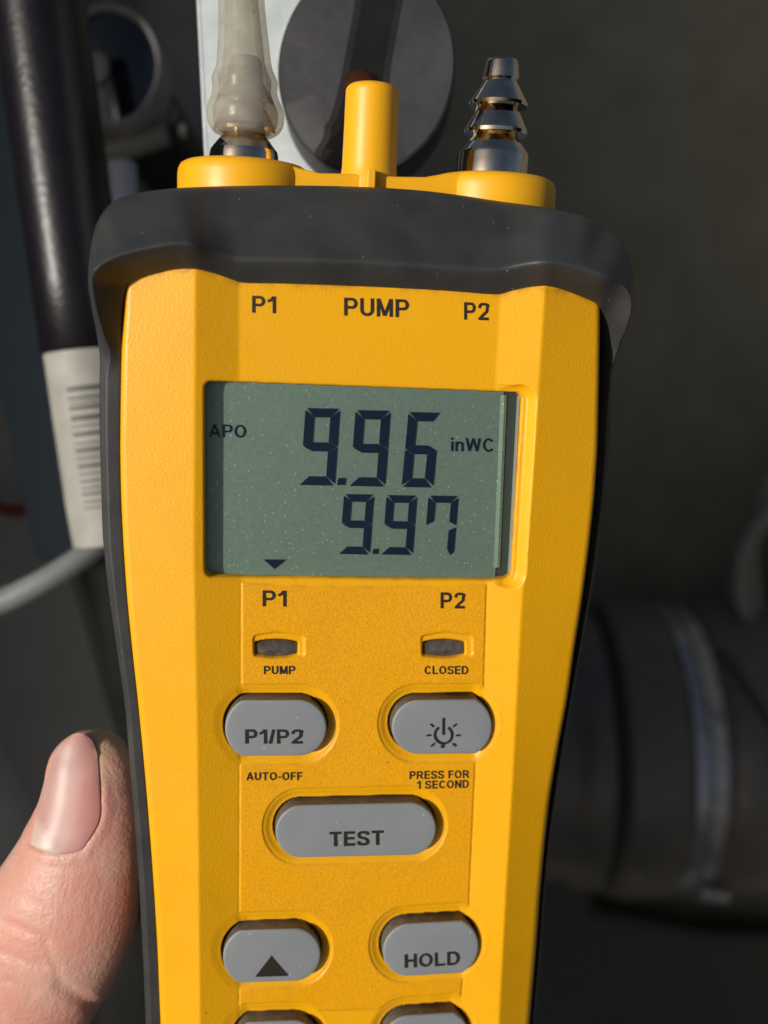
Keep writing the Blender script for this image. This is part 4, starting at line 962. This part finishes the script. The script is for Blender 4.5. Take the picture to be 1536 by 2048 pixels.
# printed bars wrapped on the label (visible side)
ax_ = (A2 - A1) / np.linalg.norm(A2 - A1); sx = np.cross(ax_, [0, 0, 1.0]); sx /= np.linalg.norm(sx); sy = np.cross(sx, ax_); sy = sy if sy[2] < 0 else -sy
Lm = np.linalg.norm(A2 - A1); t_ = 0.19; rr_ = 83 * 205 / F + 0.10
bars = [(0.205, 10), (0.25, 6), (0.275, 3), (0.30, 8), (0.35, 11), (0.39, 4), (0.43, 9), (0.475, 4), (0.51, 9), (0.55, 4), (0.59, 8), (0.63, 4), (0.665, 5), (0.70, 4), (0.73, 6), (0.77, 4), (0.80, 3)]
for tb, wb in bars:
    V = []; m_ = 14; hw = wb / 2 * 205 / F
    c0 = A1 + (A2 - A1) * tb
    for sgn in (-1, 1):
        for a in np.linspace(R(72), R(130), m_): V.append(c0 + ax_ * sgn * hw + rr_ * (math.cos(a) * sx * 1.0 + math.sin(a) * sy))
    o = mk('printed_bar', c2w(np.array(V)), [(i, i + 1, m_ + i + 1, m_ + i) for i in range(m_ - 1)], M['barink']); child(o, pr)

# slate strip and its darker neighbour behind the tube
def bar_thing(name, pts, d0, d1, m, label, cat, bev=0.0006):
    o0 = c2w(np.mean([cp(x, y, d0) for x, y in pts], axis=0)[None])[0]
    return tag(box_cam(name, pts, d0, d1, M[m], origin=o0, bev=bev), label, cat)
bar_thing('metal_strip', [(-260, -400), (-90, -400), (75, 600), (172, 1120), (70, 1120), (-60, 500)], 262, 268, 'slate', 'slate blue metal strip slanting left of the black tube', 'strip')
bar_thing('support_rail', [(-300, 200), (-90, 420), (10, 720), (330, 1800), (190, 1850), (-300, 900)], 300, 310, 'grey', 'dull dark grey rail beneath the slate blue strip at left', 'rail')
# capped round fitting with a worn rim
kc = cp(214, 128, 250); kr = bg_root('round_fitting', kc, 'black round fitting with worn grey rim left of the steel post', 'fitting')
child(disc('rim', kc, 106 * 250 / F, 122 * 250 / F, 12, M['rim'], prof=[(1, -14), (1.0, -2), (0.99, 0), (0.97, 0.4), (0.93, -0.6), (0.90, -2.5)]), kr)
child(disc('glass_face', kc + np.array([0, 0, 1.6]), 97 * 250 / F, 112 * 250 / F, 3, M['gloss'], prof=[(1, -2), (0.99, 0), (0.6, 1.2), (0.2, 1.8), (0.02, 2)]), kr)
child(disc('hub', kc + np.array([-2.5, -1.5, -1.2]), 3.4, 4.4, 3, M['grey'], prof=[(1, -3), (0.95, 0.3), (0.5, 0.8), (0.02, 0.8)]), kr)
child(closed_tube('neck', [kc + np.array([0, 0, 10.]), kc + np.array([0, 3, 120.])], [12, 12], M['black'], up=(0, 1, 0)), kr)
# bracket bars under the fitting
o = closed_tube('bracket_bar', line(cp(150, 306, 268), cp(350, 226, 268)), [2.6] * 6, M['grey'], origin=c2w(cp(250, 266, 268)[None])[0], rnd=0.3, seg=24)
tag(o, 'thin dark grey bar under the round fitting, upper of two', 'bar')
o = closed_tube('bracket_bar', line(cp(170, 322, 262), cp(330, 268, 262)), [3.4] * 6, M['grey'], origin=c2w(cp(250, 300, 262)[None])[0], rnd=0.3, seg=24)
tag(o, 'thicker dark grey bar just above the blue-grey tube stub', 'bar')
o = closed_tube('tube_stub', line(cp(243, 330, 255), cp(248, 520, 255)), [3.9] * 6, M['bluegrey'], origin=c2w(cp(245, 420, 255)[None])[0], rnd=0.25, seg=32)
tag(o, 'short blue-grey tube stub behind the top left corner of the meter', 'tube')
o = closed_tube('hex_bolt', [cp(360, 262, 262), cp(372, 262, 262)], [2.2, 2.0], M['grey'], origin=c2w(cp(366, 262, 262)[None])[0], seg=6)
tag(o, 'small dark bolt at the end of the grey bars by the steel post', 'bolt')
bar_thing('junction_box', [(262, -200), (400, -200), (424, 330), (268, 330)], 330, 350, 'grey', 'blurred dark grey box between round fitting and steel post', 'box', bev=0.004)
# grey cable looping across the left edge
cc = catmull(np.array([cp(-260, 1225, 215), cp(-90, 1225, 215), cp(0, 1204, 215), cp(70, 1172, 215), cp(140, 1130, 216), (cp(200, 1082, 218)), cp(262, 1010, 220), cp(330, 900, 224)]), 6)
o = closed_tube('grey_cable', cc, list(np.linspace(3.2, 2.4, len(cc))), M['cable'], origin=c2w(cp(100, 1150, 235)[None])[0], rnd=1, seg=28)
tag(o, 'pale grey cable curving up behind the left side of the meter', 'cable')
# red wire end glimpsed at left
wc = catmull(np.array([cp(-120, 990, 290), cp(-20, 1012, 288), cp(30, 1022, 286), cp(52, 1018, 285)]), 5)
o = closed_tube('red_wire', wc, [1.9] * len(wc), M['red'], origin=c2w(cp(0, 1012, 288)[None])[0], rnd=1, seg=16)
tag(o, 'dull red wire end at the left edge above the grey cable', 'wire')
# blower housing (dark grey drum) lower left
bar = [cp(-300, 1560, 372), cp(40, 1545, 372), cp(150, 1530, 372)]
o = closed_tube('motor_housing', bar, [50, 50, 46], M['motor'], origin=c2w(cp(0, 1540, 372)[None])[0], seg=96, rnd=0.15)
tag(o, 'large dull dark grey motor housing behind the thumb', 'motor')
o = closed_tube('drain_pipe', line(cp(205, 1130, 330), cp(235, 2100, 330)), [11.5] * 6, M['grey'], origin=c2w(cp(220, 1600, 330)[None])[0], seg=48)
tag(o, 'upright dark grey pipe behind the thumb and left edge of the meter', 'pipe')

# rubber coupling with clamps, lower right
D = 470.0; kx = D / F
ca0 = cp(1000, 1560, D + 74)
def ring_prof(lst):
    C = []; rad = []
    for x, r_ in lst: q = cp(x, 1560, D); C.append([q[0], q[1], D + 74]); rad.append(r_ * kx)
    return C, rad
cr_ = bg_root('rubber_coupling', [cp(1350, 1560, D)[0], cp(1350, 1560, D)[1], D + 74], 'ribbed black rubber pipe coupling at lower right, pale clamp round it', 'coupling')
def relathe(name, lst, m):
    C, rad = ring_prof(lst); return child(closed_tube(name, C, rad, m, seg=128, up=(0, 0, 1)), cr_)
SCL = (D + 74) / D
relathe('collar', [(x * 1.0, r_ * SCL) for x, r_ in [(900, 255), (1150, 258), (1165, 262), (1190, 276), (1228, 278), (1240, 262), (1244, 252)]], M['coupling'])
relathe('sleeve', [(x, r_ * SCL) for x, r_ in [(1244, 250), (1252, 272), (1262, 286), (1300, 290), (1372, 288), (1384, 278), (1388, 262)]], M['coupling'])
relathe('clamp_band', [(x, r_ * SCL) for x, r_ in [(1388, 270), (1389, 276), (1410, 278), (1413, 272), (1417, 272), (1420, 278), (1452, 276), (1453, 268)]], M['band'])
relathe('pipe_end', [(x, r_ * SCL) for x, r_ in [(1453, 262), (1470, 276), (1500, 285), (1560, 280), (1750, 270), (2300, 270)]], M['coupling'])
child(closed_tube('clamp_screw', [cp(1402, 1568, D + 2), cp(1462, 1572, D + 2)], [3.6, 3.6], M['band'], seg=24, rnd=0.3), cr_)
child(closed_tube('clamp_screw', [cp(1402, 1786, D + 22), cp(1452, 1792, D + 22)], [3.6, 3.6], M['band'], seg=24, rnd=0.3), cr_)
# looped rubber hose at the right edge
def arc_pts(cx_, cy_, rx, ry, a0, a1, d, n=26): return [cp(cx_ + rx * math.cos(a), cy_ + ry * math.sin(a), d) for a in np.linspace(R(a0), R(a1), n)]
o = closed_tube('looped_hose', arc_pts(1640, 1165, 162, 175, 100, 285, 520), [5.6] * 26, M['grey'], origin=c2w(cp(1490, 1165, 520)[None])[0], rnd=1, seg=24)
tag(o, 'dark looped rubber hose at the right edge, outer of the two loops', 'hose')
o = closed_tube('looped_hose', arc_pts(1650, 1130, 148, 240, 95, 270, 532), [4.4] * 26, M['grey'], origin=c2w(cp(1510, 1130, 532)[None])[0], rnd=1, seg=24)
tag(o, 'thinner dark looped hose at the right edge, inside the outer loop', 'hose')
o = closed_tube('slanting_rod', line(cp(1440, 1300, 455), cp(1620, 1560, 455)), [2.2] * 6, M['black'], origin=c2w(cp(1500, 1400, 455)[None])[0], seg=16)
tag(o, 'thin dark rod slanting down to the right edge over the coupling', 'rod')
# black slab in place of the deep shadow under the coupling, lower right
bar_thing('shadow_slab', [(960, 1262), (1150, 1262), (1168, 1560), (1190, 1815), (1420, 1862), (1900, 1880), (1900, 2600), (960, 2600)], 640, 660, 'black', 'added black slab standing in for deep shadow in the lower right corner under the ribbed coupling', 'shadow slab', bev=0.008)
